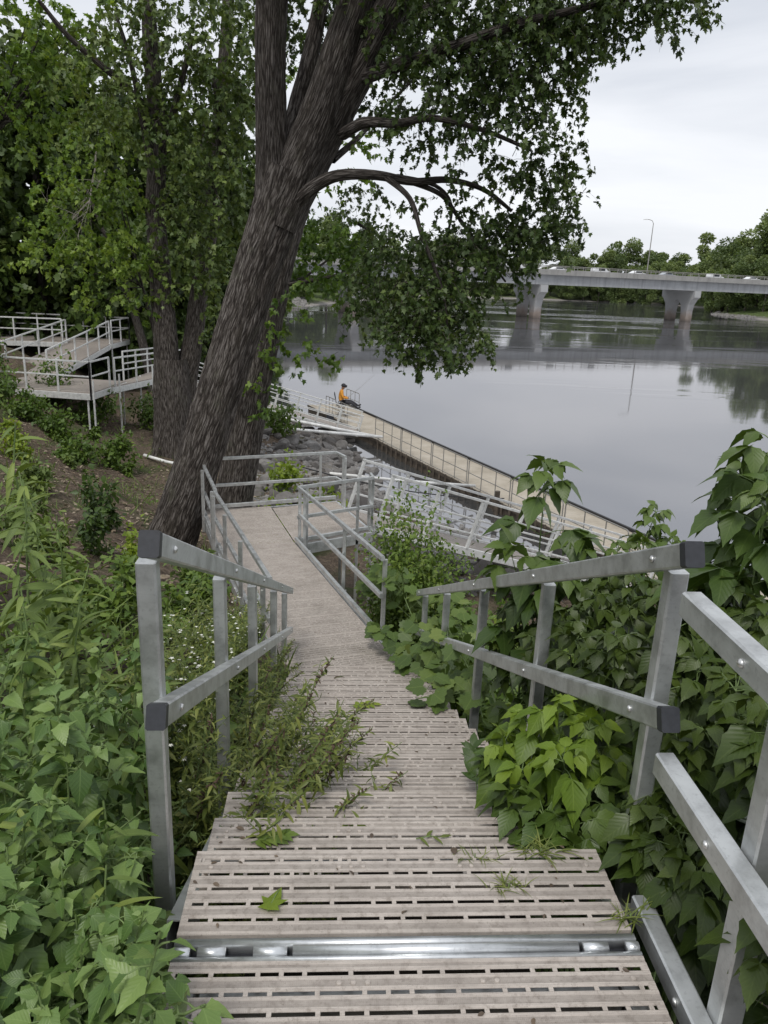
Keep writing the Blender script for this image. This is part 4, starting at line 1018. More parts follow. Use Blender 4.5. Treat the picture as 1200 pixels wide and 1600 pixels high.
mblobs += [(600, 420, 40, 40, Y0-.2, 1.0, .34), (700, 490, 50, 36, Y0-.9, 1.0, .38), (790, 370, 40, 40, Y0-.6, .9, .34), (850, 330, 30, 30, Y0-.9, .9, .36), (572, 470, 26, 40, Y0, .9, .36), (655, 500, 36, 40, Y0-.9, .9, .4)]
crown(big, mblobs, M['leaf_maple'], dens=50.0, lsize=0.088, length=0.48, droop=1.2, tint0=.47)

# second trunk standing just behind
b2_ = V(-2.35, 17.3, gz(-2.35, 17.3))
tw2 = thing('maple_tree', 'dark leaning trunk close behind the big forked maple, rising from the rocks', 'tree', b2_)
Bk = Bark(); Y1 = 17.3
b2p = [(350, 860, Y1), (366, 780, Y1), (380, 690, Y1), (398, 590, Y1), (420, 480, Y1), (440, 390, Y1), (470, 300, Y1+.2), (500, 200, Y1+.6), (530, 100, Y1+1), (560, -40, Y1+1.3)]
Bk.limb(px(b2p), [kk(h, Y1) for h in (34, 33, 31, 29, 26, 25, 22, 18, 16, 13)], 40, 10, 0.02, 0.3, seed=2)
bough([(432, 450, Y1), (455, 440, Y1+.5), (480, 430, Y1+1.2), (520, 400, Y1+2)], 5, 2)
Bk.build('trunk', tw2)
crown(tw2, [(430, 500, 22, 40, Y1-.6, .7, .5), (425, 560, 28, 30, Y1-.7, .6, .45), (460, 540, 34, 18, Y1-.8, .6, .62), (505, 552, 32, 14, Y1-.8, .55, .5), (540, 556, 22, 10, Y1-.8, .5, .5), (410, 620, 18, 24, Y1-.6, .6, .45), (398, 645, 16, 26, Y1-.5, .6, .4), (440, 585, 20, 12, Y1-.8, .5, .4), (410, 590, 20, 20, Y1-.3, .7, .6),
               (500, 360, 46, 50, Y1+1.5, 1.0, .3), (545, 390, 46, 50, Y1+2, 1.0, .3), (475, 420, 30, 40, Y1+1, .9, .3), (520, 425, 40, 26, Y1+1.6, .9, .3), (470, 440, 30, 22, Y1-1, .8, .28), (515, 432, 40, 22, Y1-1.2, .9, .28), (560, 425, 36, 26, Y1-1.4, .9, .3), (600, 418, 34, 26, Y1-1.6, .9, .3), (540, 260, 40, 50, Y1+2, .4, .5), (480, 130, 40, 60, Y1+2, .5, .4)], M['leaf_maple_bright'], dens=22, lsize=0.125, length=0.5, droop=0.9, tint0=.30)

# forked double trunk on the left
b3 = at_z(275, 694, -4.1); b3[2] = gz(b3[0], b3[1]); Y2 = float(b3[1])
dbl = thing('forked_tree', 'double stemmed tree with grey furrowed bark standing left of the big maple', 'tree', b3)
Bk = Bark()
Bk.limb(px([(272, 715, Y2), (272, 660, Y2), (270, 600, Y2), (268, 560, Y2)]), [kk(h, Y2) for h in (34, 32, 30, 26)], 44, 8, 0.03, 0.3, seed=4)
Bk.limb(px([(262, 620, Y2), (258, 520, Y2), (250, 430, Y2), (243, 330, Y2), (246, 240, Y2), (240, 130, Y2), (232, 20, Y2), (225, -120, Y2)]), [kk(h, Y2) for h in (24, 19, 17, 15, 14, 12, 10, 8)], 30, 10, 0.02, seed=6)
Bk.limb(px([(285, 620, Y2+.3), (300, 540, Y2+.5), (312, 450, Y2+.8), (330, 340, Y2+1), (340, 220, Y2+1.3), (352, 80, Y2+1.5), (360, -80, Y2+2)]), [kk(h, Y2) for h in (22, 17, 15, 13, 12, 10, 8)], 26, 10, 0.02, seed=8)
for p in ([(244, 300, Y2), (225, 200, Y2-.5), (205, 100, Y2-1), (180, 20, Y2-1)], [(246, 260, Y2), (275, 160, Y2-.4), (300, 60, Y2-.8)], [(240, 180, Y2), (190, 130, Y2-.8), (110, 60, Y2-1.5), (60, 0, Y2-2)], [(330, 330, Y2+1), (345, 210, Y2), (330, 110, Y2-.5)]):
    Bk.limb(px(p), [kk(6, Y2)*(1-.2*i) for i in range(len(p))], 8, 6, 0.004, seed=p[1][0])
Bk.build('trunk', dbl)
crown(dbl, [(300, 60, 70, 80, Y2-.6, .7, .38), (350, 100, 45, 90, Y2-.5, .7, .42), (370, 220, 40, 90, Y2-.6, .8, .36), (310, 200, 60, 80, Y2-.8, .7, .40), (330, 310, 60, 60, Y2-.8, .8, .38), (290, 360, 40, 60, Y2-.9, .6, .42), (350, 400, 45, 50, Y2-.7, .7, .42), (310, 440, 40, 40, Y2-.7, .6, .5), (200, 60, 60, 70, Y2-.8, .5, .5), (160, 140, 60, 60, Y2-1, .4, .6), (240, 140, 40, 60, Y2-.5, .3, .45), (200, 210, 50, 50, Y2-1, .4, .55), (290, 270, 40, 50, Y2-.4, .4, .5), (390, 60, 26, 90, Y2, .7, .4), (370, 500, 30, 40, Y2-.2, .5, .5), (400, 320, 20, 60, Y2-.2, .6, .4), (340, 540, 26, 40, Y2+.4, .4, .4)],
      M['leaf_wood'], dens=17, lsize=0.165, length=0.9, droop=1.3, tint0=.62)
Bk = Bark()

# bright young saplings in front of the wood
def sapling_tree(label, base, top, blobs, mat, lsize, dens, r=0.05, group=None, **kw):
    bz = V(base[0], base[1], gz(base[0], base[1])); s_ = thing('young_tree', label, 'tree', bz, group)
    B_ = Bark(); tp = at_y(*top); mid = bz*.5+tp*.5+V(.15, 0, 0)
    B_.limb([bz-V(0, 0, .2), mid, tp], [r, r*.75, r*.3], 8, 6, 0.002); 
    for q in blobs[:6]:
        c = at_y(q[0], q[1], q[4]); st = mid*.6+tp*.4 if c[2] > mid[2] else mid*.9+bz*.1; B_.limb([st, st*.5+c*.5+V(0, 0, .15), c], [r*.35, r*.25, r*.1], 5, 4)
    B_.build('trunk', s_); crown(s_, blobs, mat, lsize=lsize, dens=dens, **kw); return s_
sapling_tree('bright lime green young maple hanging over the raised platform', (-5.9, 28.0), (190, 330, 27), [(130, 330, 50, 50, 26.1, .8, .55), (190, 300, 40, 40, 26.1, .7, .6), (100, 385, 50, 36, 25.8, .8, .65), (160, 400, 50, 40, 25.8, .8, .7), (200, 440, 40, 40, 25.6, .7, .6), (165, 470, 30, 22, 25.4, .6, .75), (75, 410, 26, 22, 25.6, .6, .8), (210, 380, 30, 40, 26.2, .6, .5), (130, 250, 40, 40, 26.6, .5, .5), (90, 300, 30, 40, 26.6, .4, .5), (225, 480, 16, 26, 25.6, .5, .5), (180, 225, 30, 30, 26.6, .4, .55)], M['leaf_maple_bright'], 0.16, 14.0, 0.07, length=0.7, droop=0.8)
sapling_tree('bright leafy young tree at the top left behind the raised walkways', (-17.5, 33), (60, 60, 31), [(40, 40, 60, 50, 30.5, .8, .6), (100, 70, 55, 50, 30.5, .7, .55), (30, 120, 50, 40, 30.5, .7, .5), (90, 140, 50, 40, 30.8, .6, .5), (150, 40, 40, 40, 31, .5, .6), (20, 190, 40, 40, 30.6, .5, .5), (80, 210, 40, 30, 30.6, .5, .55), (130, 180, 30, 30, 31, .4, .6)], M['leaf_maple_bright'], 0.22, 8.0, 0.12, tint0=.34)

# woodland behind the walkways: individual trees
def wood_tree(label, x, y, h, lean, cr, nclump, mat='leaf_wood', group='trees of the dark wood behind the walkways', low=0.1, lsize=.34, tint=.4, per=18):
    b = V(x, y, gz(x, y)); t_ = thing('woodland_tree', label, 'tree', b, group)
    B_ = Bark(); tp = b+V(lean[0], lean[1], h)
    B_.limb([b-V(0, 0, .3), b+V(lean[0]*.2, lean[1]*.2, h*.3), b+V(lean[0]*.55, lean[1]*.55, h*.65), tp], [.26, .21, .15, .05], 12, 8, 0.015, .3, seed=x)
    lv = Leaves(T_CARD); PP, DD, TT = [], [], []
    for i in range(nclump):
        f = low+(1-low)*RNG.random(); c = b*(1-f)+tp*f; ang = RNG.random()*2*PI
        rr_ = cr*(0.35+0.65*math.sin(PI*min(1, max(0.12, (f-low)/(1-low)*0.8+0.14))))*math.sqrt(RNG.random())
        p = c+V(math.cos(ang)*rr_, math.sin(ang)*rr_, RNG.normal()*.3)
        if i % 9 == 0: B_.limb([c, c*.5+p*.5+V(0, 0, .25), p], [.05, .035, .012], 5, 4)
        tn = tint+RNG.normal()*.14
        for _ in range(3): PP.append(p+RNG.normal(size=3)*.35); DD.append(unit(V(math.cos(ang), math.sin(ang), .2)+RNG.normal(size=3)*.5)); TT.append(tn)
    sprays(lv, None, PP, DD, [1.1]*len(PP), 1.1, per//3*2, lsize, TT)
    B_.build('trunk', t_); lv.build('crown', M[mat], t_); return t_
WL = 'tall dark woodland tree in the shade behind the raised walkways'
k = 0
for x, y, h, cr_ in [(-21, 44, 15, 4.5), (-17, 47, 16, 4.6), (-13, 45, 15.5, 4.4), (-9.6, 48, 15, 4.4), (-24, 50, 17, 5), (-19, 54, 18, 5), (-14, 55, 17, 5), (-9.5, 58, 16, 4.6), (-26, 41, 15, 4.5), (-23, 36, 13, 4), (-12, 66, 17, 5), (-30, 47, 16, 5), (-15.5, 42.5, 14, 4), (-19, 41.5, 15, 4), (-11, 43.5, 13, 3.6), (-27, 56, 19, 5.5), (-7.6, 52, 14, 4)]:
    wood_tree(WL, x, y, h, (RNG.normal()*1.0, RNG.normal()*.6), cr_, 210, low=.03, lsize=.40, tint=.36+.2*RNG.random())
wood_tree('slim pale leaning trunk behind the connecting walkway, thinly leaved', -9.4, 40, 9.5, (-2.8, .3), 2.4, 34, low=.5, tint=.5, group=None)
# trees along the left bank, further upstream
LB = 'green tree overhanging the left bank between the maple and the bridge'
for x, y, h, cr_ in [(-10.5, 76, 11, 4.6), (-14, 70, 14, 4.6), (-13, 92, 13, 5.5), (-18, 84, 16, 5.5), (-14.5, 112, 15, 6), (-21, 104, 17, 6), (-18, 140, 17, 6.5), (-27, 128, 19, 6.5)]:
    wood_tree(LB, x, y, h, (1.2+RNG.random(), 0), cr_, 110, 'leaf_wood', 'trees on the left bank upstream', .04, .55, .5, 15)

def far_crown(seed, h, r, n, lean=0):
    rng = np.random.default_rng(seed); lv = Leaves(T_CARD)
    cl = [(rng.normal()*r*.42, rng.normal()*r*.42, h*(.10+.84*rng.random()**.8), r*(.24+.26*rng.random())) for _ in range(24)]
    for cx_, cy_, cz_, cr_ in cl:
        m = n//24; u = rng.normal(size=(m, 3)); u /= np.linalg.norm(u, axis=1, keepdims=True)
        P = np.array([cx_, cy_, cz_])+u*cr_*(rng.random((m, 1))**.3)*np.array([1, 1, .75])
        D = u+rng.normal(size=(m, 3))*.7+np.array([0, 0, -.3]); N = u*.6+rng.normal(size=(m, 3))*.6+np.array([0, 0, .5])
        lv.addmany(P, D, N, 0.62*(.5+.8*rng.random(m)), (.45+rng.normal()*.2)+rng.normal(size=m)*.14)
    return lv
far_p = []
for i, (h, r, n) in enumerate([(17, 6.5, 9000), (20, 7, 9500), (14, 7.5, 8500), (23, 6.5, 9500)]):
    lv = far_crown(40+i, h, r, n); t_ = thing('bank_tree', 'x', 'tree')
    B_ = Bark(); B_.limb([(0, 0, -1), (.2, 0, h*.35), (0, .2, h*.8)], [.42, .33, .1], 8, 5)
    B_.build('trunk', t_); lv.build('crown', M['leaf_far'], t_, True); far_p.append(t_)
usedp = set()
def far_tree(i, x, y, s_, label, group):
    o = far_p[i] if i not in usedp else copy_tree(far_p[i]); usedp.add(i)
    o.location = (x, y, gz(x, y)-.1); o.rotation_euler = (0, 0, RND.random()*6.28); o.scale = (s_*(1+.1*RND.random()),)*2+(s_,)
    tag(o, label, 'tree', group); return o
i = 0
for x, y, s_ in [(-32, 160, 1), (-22, 175, .9), (-36, 205, 1.05), (-24, 222, .95), (-40, 240, 1.1), (-24, 258, 1), (-15, 285, 1), (4, 318, .9), (-22, 320, 1.15), (20, 345, .9), (30, 376, .95), (44, 392, 1), (-9, 214, .75), (-4, 232, .8), (1, 256, .8), (-6, 262, 1), (8, 284, .85), (-1, 290, 1), (14, 315, .85)]:
    far_tree(i % 4, x, y, s_, 'leafy tree of the far left bank under and behind the bridge', 'trees on the far left bank'); i += 1
for x, y, s_ in [(52, 402, 1.15), (64, 408, 1.0), (76, 414, 1.2), (88, 412, 1.1), (100, 420, 1.25), (111, 418, 1.0), (122, 424, 1.2), (133, 420, 1.1), (145, 424, 1.25), (157, 424, 1.1), (168, 420, 1.25), (180, 416, 1.2), (60, 430, 1.4), (84, 436, 1.4), (108, 440, 1.45), (134, 444, 1.45), (158, 446, 1.5), (186, 440, 1.5), (176, 392, 1.1), (184, 402, 1.15), (172, 404, 1.1), (190, 412, 1.2), (178, 420, 1.25), (150, 408, 1.05), (134, 408, 1.0), (118, 406, .95), (126, 408, 1.0), (142, 404, 1.05), (157, 402, 1.1), (166, 396, 1.2), (46, 396, .9), (58, 398, .8), (70, 406, .8), (82, 406, .75), (94, 408, .8), (105, 412, .8), (116, 412, .75), (128, 416, .8), (139, 416, .8), (151, 416, .85), (162, 414, .9), (48, 424, 1.2), (72, 428, 1.3), (96, 432, 1.35), (121, 436, 1.4), (146, 440, 1.4), (172, 440, 1.45), (34, 410, 1.2), (22, 396, 1.1)]:
    far_tree(i % 4, x, y, s_*.80, 'distant tree in the dark row along the far shore beyond the bridge', 'trees on the far shore'); i += 1
for x, y, s_ in [(172, 362, 1.0), (177, 374, 1.05), (168, 346, .95), (160, 330, .9), (152, 312, .8), (184, 386, 1.1), (134, 268, .6), (138, 252, .7), (136, 284, .75), (144, 240, .8), (158, 232, .9), (149, 262, 1.2), (158, 252, 1.4), (170, 264, 1.6), (168, 300, 1.5), (150, 300, 1.15), (137, 262, .8), (146, 272, .95), (143, 290, .95), (155, 262, 1.0), (152, 284, 1.1), (164, 276, 1.25), (160, 300, 1.1), (174, 290, 1.3), (150, 246, .9), (166, 248, 1.1), (180, 262, 1.35), (155, 316, 1.05), (166, 330, 1.1), (178, 346, 1.15), (186, 306, 1.45), (183, 372, 1.1), (190, 328, 1.35)]:
    far_tree(i % 4, x, y, s_*1.12, 'sunlit green tree on the right bank past the end of the bridge piers', 'trees on the right bank'); i += 1
# dead pale branches hanging in the wood
dead = MB()
def deadbranch(p, d, L, r, lev):
    pts = [p]; q = p.copy(); dd = d
    for _ in range(5): dd = unit(dd+RNG.normal(size=3)*.16+V(0, 0, -.10)); q = q+dd*L/5; pts.append(q)
    dead.tube(pts, [r*(1-.17*j) for j in range(6)], 4, False)
    if lev:
        for j in (1, 2, 3, 4, 4): deadbranch(pts[j], unit(dd+RNG.normal(size=3)*.7), L*.5, r*.5, lev-1)
deadbranch(at_y(150, 235, 27), unit(V(-.35, -.1, -1)), 2.6, .03, 2); deadbranch(at_y(165, 265, 27), unit(V(-.6, -.1, -1)), 2.2, .025, 2)
dbt = [o for o in bpy.data.objects if o.get('label') == WL][2]
obj('dead_branch', dead, M['deadwood'], dbt)

# ------------------------------------------------------------------ rocks
def rock_mat():
    k = NT('grey_riprap_stone'); p = k.pos(); oi = k.n('ShaderNodeObjectInfo')
    a = k.noise(p, 3, 6, 0.7)
    c = k.ramp(a, [(0.3, (0.11, 0.105, 0.10)), (0.55, (0.23, 0.22, 0.21)), (0.8, (0.36, 0.35, 0.33))])
    c = k.mix(k.math('MULTIPLY', oi.outputs['Random'], .8), c, (0.085, 0.075, 0.068))
    return k.bsdf(c, 0.9, 0, k.bump(a, 0.6, 0.05), 0.3)
M['rock'] = rock_mat()
def rock_mesh(seed):
    rng = np.random.default_rng(seed); import bmesh
    bm = bmesh.new(); bmesh.ops.create_icosphere(bm, subdivisions=2, radius=1)
    pl = [(unit(rng.normal(size=3)), .42+.34*rng.random()) for _ in range(8)]
    for v in bm.verts:
        c = np.array(v.co)
        for n_, d_ in pl:
            e_ = c@n_-d_
            if e_ > 0: c = c-n_*e_*.93
        c *= (1, .8, .62); v.co = c
    me = bpy.data.meshes.new('rock'); bm.to_mesh(me); bm.free(); me.materials.append(M['rock']); return me
RM = [rock_mesh(i) for i in range(7)]
spots = []
tries = 0
while len(spots) < 270 and tries < 60000:
    tries += 1
    if RND.random() < .80: ppx, ppy = RND.uniform(375, 585), RND.uniform(640, 795)
    else: ppx, ppy = RND.uniform(655, 800), RND.uniform(865, 925)
    z = -5.2; p = at_z(ppx, ppy, z)
    for _ in range(4): z = gz(p[0], p[1]); p = at_z(ppx, ppy, z)
    d = float(sdist(p[0], p[1]))
    if d < -.45 or d > 7.2 or p[1] > 44: continue
    s_ = RND.uniform(.34, .75)**2*1.0*(1.0 if d < 5 else .8)
    if any((p[0]-q[0])**2+(p[1]-q[1])**2 < (0.62*(s_+q[2]))**2 for q in spots): continue
    spots.append((p[0], p[1], s_, z))
for x, y, s_, z in spots:
    o = bpy.data.objects.new('riprap_rock', RND.choice(RM)); COL.objects.link(o); o.location = (x, y, z+s_*.18)
    o.scale = (s_*RND.uniform(.85, 1.2), s_, s_*RND.uniform(.8, 1.15)); o.rotation_euler = (RND.uniform(-.5, .5), RND.uniform(-.5, .5), RND.uniform(0, 6.28))
    tag(o, 'grey angular rock in the riprap sloping to the water between platform and dock', 'rock', 'riprap rocks on the bank')
# smaller broken stone between the rocks, nobody could count it
gm = MB()
def chip(x, y, z, s_):
    vs = [(x+s_*RND.uniform(.5, 1)*a, y+s_*RND.uniform(.5, 1)*b, z+s_*.7*RND.uniform(.4, 1)*c) for a, b, c in ((1, 1, 0), (-1, 1, 0), (-1, -1, 0), (1, -1, 0), (.7, .5, 1), (-.5, .6, 1), (-.6, -.6, 1), (.5, -.6, 1))]
    gm.add(vs, [(0, 1, 5, 4), (1, 2, 6, 5), (2, 3, 7, 6), (3, 0, 4, 7), (4, 5, 6, 7)])
for _ in range(5200):
    ppx, ppy = (RND.uniform(370, 600), RND.uniform(630, 800)) if RND.random() < .7 else (RND.uniform(560, 960), RND.uniform(820, 930))
    p = at_z(ppx, ppy, -5.0)
    for _k in range(3): p = at_z(ppx, ppy, gz(p[0], p[1]))
    d = float(sdist(p[0], p[1]))
    if -.3 < d < 7.5 and p[1] < 44: chip(p[0], p[1], p[2]-.02, RND.uniform(.04, .13))
for _ in range(1800):   # shingle on the far right and left shores
    x, y = RND.choice([(RND.uniform(122, 136), RND.uniform(236, 290)), (RND.uniform(-17, -9), RND.uniform(180, 250))]); d = float(sdist(x, y))
    if -.5 < d < (2.2 if x > 0 else 6): chip(x, y, gz(x, y), RND.uniform(.25, .8))
tag(obj('riprap_gravel', gm, M['rock']), kind='stuff')
# twigs, bark and dry leaves lying on the slope
lt = Leaves(T_OVAL)
for _ in range(8500):
    x, y = RND.uniform(-9.5, -1.2), RND.uniform(5, 24)
    lt.add((x, y, gz(x, y)+.012), (RND.gauss(0, 1), RND.gauss(0, 1), 0.1), (RND.gauss(0, .3), RND.gauss(0, .3), 1), RND.uniform(.04, .12), RND.random())
M['litter'] = leaf_mat('dry_leaf', (0.07, 0.05, 0.035), (0.17, 0.125, 0.085), (0.36, 0.30, 0.22), 0.05)
tag(lt.build('leaf_litter', M['litter']), kind='stuff')
tm = MB()
for _ in range(300):
    x, y = RND.uniform(-9.5, -1.4), RND.uniform(6, 24); a = RND.uniform(0, 6.3); L = RND.uniform(.1, .55)
    tm.tube([(x, y, gz(x, y)+.02), (x+math.cos(a)*L, y+math.sin(a)*L, gz(x+math.cos(a)*L, y+math.sin(a)*L)+.03)], RND.uniform(.003, .009), 4, False)
tag(obj('twig_litter', tm, M['stem_brown']), kind='stuff')
# ------------------------------------------------------------------ weeds and shrubs
def stem_pts(h, lean, n=8, wob_=.03):
    pts = []; q = V(0, 0, 0)
    for i in range(n+1):
        t_ = i/n; pts.append(V(lean[0]*t_**1.6+RNG.normal()*wob_*t_*.5, lean[1]*t_**1.6+RNG.normal()*wob_*t_*.5, h*t_))
    return pts
def interp(pts, t_):
    x = min(max(t_, 0), .9999)*(len(pts)-1); i = int(x); return pts[i]*(1-(x-i))+pts[i+1]*(x-i)
def leafy(lv, mb, pts, t0, t1, n, size, pet, tint, up=.35, droop=.3, rs=.9, tip=.5, phase=0.0):
    """spiral of stalked leaves up a stem"""
    for i in range(n):
        t_ = t0+(t1-t0)*(i+RNG.random()*.5)/n; p = interp(pts, t_); a = phase+i*2.4+RNG.normal()*.3
        f = (1-tip*((t_-t0)/(t1-t0+1e-6))**1.5)
        o = V(math.cos(a), math.sin(a), up+RNG.normal()*.15); L = pet*f*(.7+.6*RNG.random())
        q = p+unit(o)*L
        if mb is not None and L > .012: mb.tube([p, p*.5+q*.5+V(0, 0, L*.12), q], [.0022, .0018, .0014], 4, False)
        d = unit(V(math.cos(a), math.sin(a), -droop+RNG.normal()*.35)+RNG.normal(size=3)*.25)
        lv.add(q, d, unit(V(0, 0, 1)+V(math.cos(a), math.sin(a), 0)*.25+RNG.normal(size=3)*.30), size*f*(.55+.8*RNG.random()), tint+RNG.normal()*.24+.22*(t_-.5))
def goosefoot(h, seed):
    lv = Leaves(T_GOOSE); lv2 = Leaves(T_GOOSE2); mb = MB(); main = stem_pts(h, (RNG.normal()*.10, RNG.normal()*.10))
    mb.tube(main, [.007-.005*i/8 for i in range(9)], 6, False)
    leafy(lv, mb, main, .25, 1.0, int(26*h/.9), .105, .045, .5, tip=.55)
    for b in range(int(8*h/.9)):
        t_ = .25+.6*b/8; p = interp(main, t_); a = b*2.2+RNG.random(); L = h*.30*(1.15-t_)
        e = p+V(math.cos(a)*L, math.sin(a)*L, L*.75); br = [p, p*.5+e*.5+V(0, 0, .02), e]
        mb.tube(br, [.0035, .003, .0015], 5, False); leafy(lv if b % 3 else lv2, mb, br, .2, 1.0, 12, .07, .025, .55, tip=.5, phase=b)
    leafy(lv2, mb, main, .90, 1.0, 9, .045, .008, .75, up=.9, droop=-.6, tip=.4)
    return mb, [(lv, 'leaf_goose'), (lv2, 'leaf_goose')]
def lettuce(h, seed):
    lv = Leaves(T_LANCE); mb = MB(); main = stem_pts(h, (RNG.normal()*.08, RNG.normal()*.08))
    mb.tube(main, [.008-.005*i/8 for i in range(9)], 6, False)
    leafy(lv, mb, main, .15, 1.0, int(36*h), .24, .0, .45, up=.7, droop=-.25, tip=.65)
    return mb, [(lv, 'leaf_lettuce')]
def mugwort(h, seed, lean=.25):
    lv = Leaves(T_SMALL); mb = MB(); sd = MB(); fl = Leaves(T_OVAL)
    a0 = RNG.random()*6.3
    for s_ in range(7):
        hh = h*(.7+.4*RNG.random()); a = a0+s_*1.3
        main = stem_pts(hh, (lean*hh*1.2+.22*math.cos(a)*hh, .25*math.sin(a)*hh)); mb.tube(main, [.004-.0025*i/8 for i in range(9)], 5, False)
        leafy(lv, None, main, .12, .98, int(120*hh), .075, .012, .45, up=.5, droop=-.1, tip=.45)
        for b in range(9):
            t_ = .35+.6*b/9; p = interp(main, t_); aa = b*2.4+s_; L = .13*(1.2-t_)+.05
            e = p+V(math.cos(aa)*L, math.sin(aa)*L, L*.8); mb.tube([p, e], [.002, .001], 4, False)
            leafy(lv, None, [p, p*.5+e*.5, e], .1, 1, 9, .034, .004, .55, up=.6, droop=-.2, tip=.3)
        if s_ < 3:
            tip = [interp(main, .72+.28*i/6)+V(RNG.normal()*.006, RNG.normal()*.006, 0) for i in range(7)]
            for i in range(26):
                q = interp(tip, i/26); sd.tube([q, q+RNG.normal(size=3)*.010+V(0, 0, .008)], [.0045, .002], 4)
        for _ in range(8 if seed >= 5 else 0):
            q = interp(main, .5+.5*RNG.random())+RNG.normal(size=3)*.04
            for k in range(5): fl.add(q, V(math.cos(k*1.26), math.sin(k*1.26), .3), V(0, 0, 1), .011, .9)
    return mb, [(lv, 'leaf_mug')], (sd if seed < 5 else MB()), (fl if seed >= 5 else Leaves(T_OVAL))
def box_elder_leaf(lv, mb, p, d, size, tint, n3=None):
    """compound leaf: stalk with three to five drooping toothed leaflets"""
    d = unit(d); L = size*.75; q = p+d*L+V(0, 0, -.10*L)
    if mb is not None: mb.tube([p, p*.5+q*.5+V(0, 0, .06*L), q], [.0024, .002, .0015], 4, False)
    side = unit(np.cross(d, V(0, 0, 1))); nrm = unit(np.cross(side, d)+V(0, 0, .8))
    dr = V(0, 0, -1)
    lv.add(q, unit(d+dr*(.55+.4*RNG.random())), unit(nrm+RNG.normal(size=3)*.2), size*(.95+.2*RNG.random()), tint+RNG.normal()*.10)
    for s_ in (-1, 1):
        lv.add(q-d*size*.05, unit(d*.35+side*s_*.8+dr*(.5+.4*RNG.random())), unit(nrm+side*s_*.35+RNG.normal(size=3)*.2), size*(.78+.2*RNG.random()), tint+RNG.normal()*.10)
        if n3 != 3: 
            pp = p*.35+q*.65
            lv.add(pp, unit(d*.1+side*s_*.9+dr*(.6+.4*RNG.random())), unit(nrm+side*s_*.35+RNG.normal(size=3)*.2), size*(.62+.2*RNG.random()), tint+RNG.normal()*.10)
def elder_shoot(lv, mb, pts, t0, size, tint, gap=.10, r=.006):
    L = sum(np.linalg.norm(pts[i+1]-pts[i]) for i in range(len(pts)-1))
    mb.tube(pts, [r*(1-.75*i/(len(pts)-1)) for i in range(len(pts))], 6, False)
    n = max(2, int(L*(1-t0)/gap)); a = RNG.random()*3
    for i in range(n+1):
        t_ = t0+(1-t0)*i/n; p = interp(pts, t_); a += PI/2+RNG.normal()*.25; f = 1-.45*((t_-t0)/(1-t0+1e-6))**2
        for s_ in (0, PI):
            d = V(math.cos(a+s_), math.sin(a+s_), .35+.5*t_*RNG.random())
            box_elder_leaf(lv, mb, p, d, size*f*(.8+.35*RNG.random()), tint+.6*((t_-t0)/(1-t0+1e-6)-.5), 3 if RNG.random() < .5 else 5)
    p = pts[-1]
    for k in range(3): box_elder_leaf(lv, mb, p, V(RNG.normal()*.5, RNG.normal()*.5, 1), size*.5, tint+.3, 3)
def finish(name, label, cat, parts, loc, group=None, mats=None, stem='stem'):
    """parts built round the local origin -> a thing"""
    t_ = thing(name, label, cat, loc, group); mb = parts[0]
    obj('stem', mb, M[stem], t_, True, True)
    for lv, m in parts[1]:
        if lv.P: lv.build('leaves', M[m], t_, True)
    if len(parts) > 2 and parts[2].v: tag(obj('seed_spikes', parts[2], M['seed'], t_, False, True), kind='stuff')
    if len(parts) > 3 and parts[3].P: tag(parts[3].build('flowers', M['petal'], t_, True), kind='stuff')
    return t_
class Kind:
    """a few grown variants of one weed; each placing is a copy of its own"""
    def __init__(s, name, cat, make, n, hs): s.name, s.cat = name, cat; s.v = [(make(hs[i % len(hs)], i), hs[i % len(hs)]) for i in range(n)]; s.o = [None]*n; s.i = 0
    def put(s, x, y, top, label, group=None, yaw=None, lean=None):
        i = s.i % len(s.v); s.i += 1; z = gz(x, y)-.02; parts, h = s.v[i]
        if s.o[i] is None: o = s.o[i] = finish(s.name, label, s.cat, parts, (x, y, z), group)
        else: o = copy_tree(s.o[i]); o['label'] = label; o.location = (x, y, z); (group and o.__setitem__('group', group))
        if not group and 'group' in o.keys(): del o['group']
        k = max(.25, (top-z)/h); o.scale = (min(k, 1.0+.25*(k-1)) if k > 1 else k**.6,)*2+(k,)
        if s.name == 'goosefoot_weed': o.scale = (1, 1, k) if .75 < k < 1.4 else (k, k, k)
        o.rotation_euler = (RNG.normal()*.05+(lean[0] if lean else 0), RNG.normal()*.05+(lean[1] if lean else 0), yaw if yaw is not None else RNG.random()*6.28); return o
GF = Kind('goosefoot_weed', 'weed', goosefoot, 6, [.85, 1.0, 1.15, .9, 1.05, 1.2])
GL = 'leafy green goosefoot weed crowding the left edge of the stairs'
for (a, b, Y) in [(20, 1085, 2.0), (85, 1060, 2.1), (150, 1035, 2.3), (215, 1075, 2.35), (40, 1165, 1.75), (110, 1150, 1.8), (180, 1150, 1.95), (20, 1250, 1.55), (85, 1255, 1.6), (150, 1250, 1.65), (215, 1240, 1.75), (50, 1340, 1.42), (120, 1345, 1.42), (190, 1340, 1.5), (15, 1430, 1.3), (85, 1440, 1.3), (150, 1430, 1.33), (205, 1440, 1.4), (40, 1520, 1.2), (105, 1530, 1.2), (165, 1530, 1.22), (215, 1525, 1.25), (258, 1540, 1.28), (60, 980, 2.7), (130, 985, 2.8), (10, 1010, 2.4)]:
    p = at_y(a, b, Y); x = p[0]-.03
    GF.put(min(x, -.70+.17*(Y < 1.5)), Y, p[2], GL, 'goosefoot weeds along the left edge of the stairs')
g1 = GF.put(-.50, 1.16, at_y(250, 1500, 1.16)[2], 'goosefoot weed at the bottom left leaning out over the landing boards', None, None, (0, .03))
LT = Kind('tall_weed', 'weed', lettuce, 4, [1.3, 1.5, 1.2, 1.6])
TL = 'tall upright weed with long narrow leaves at the left edge above the goosefoot'
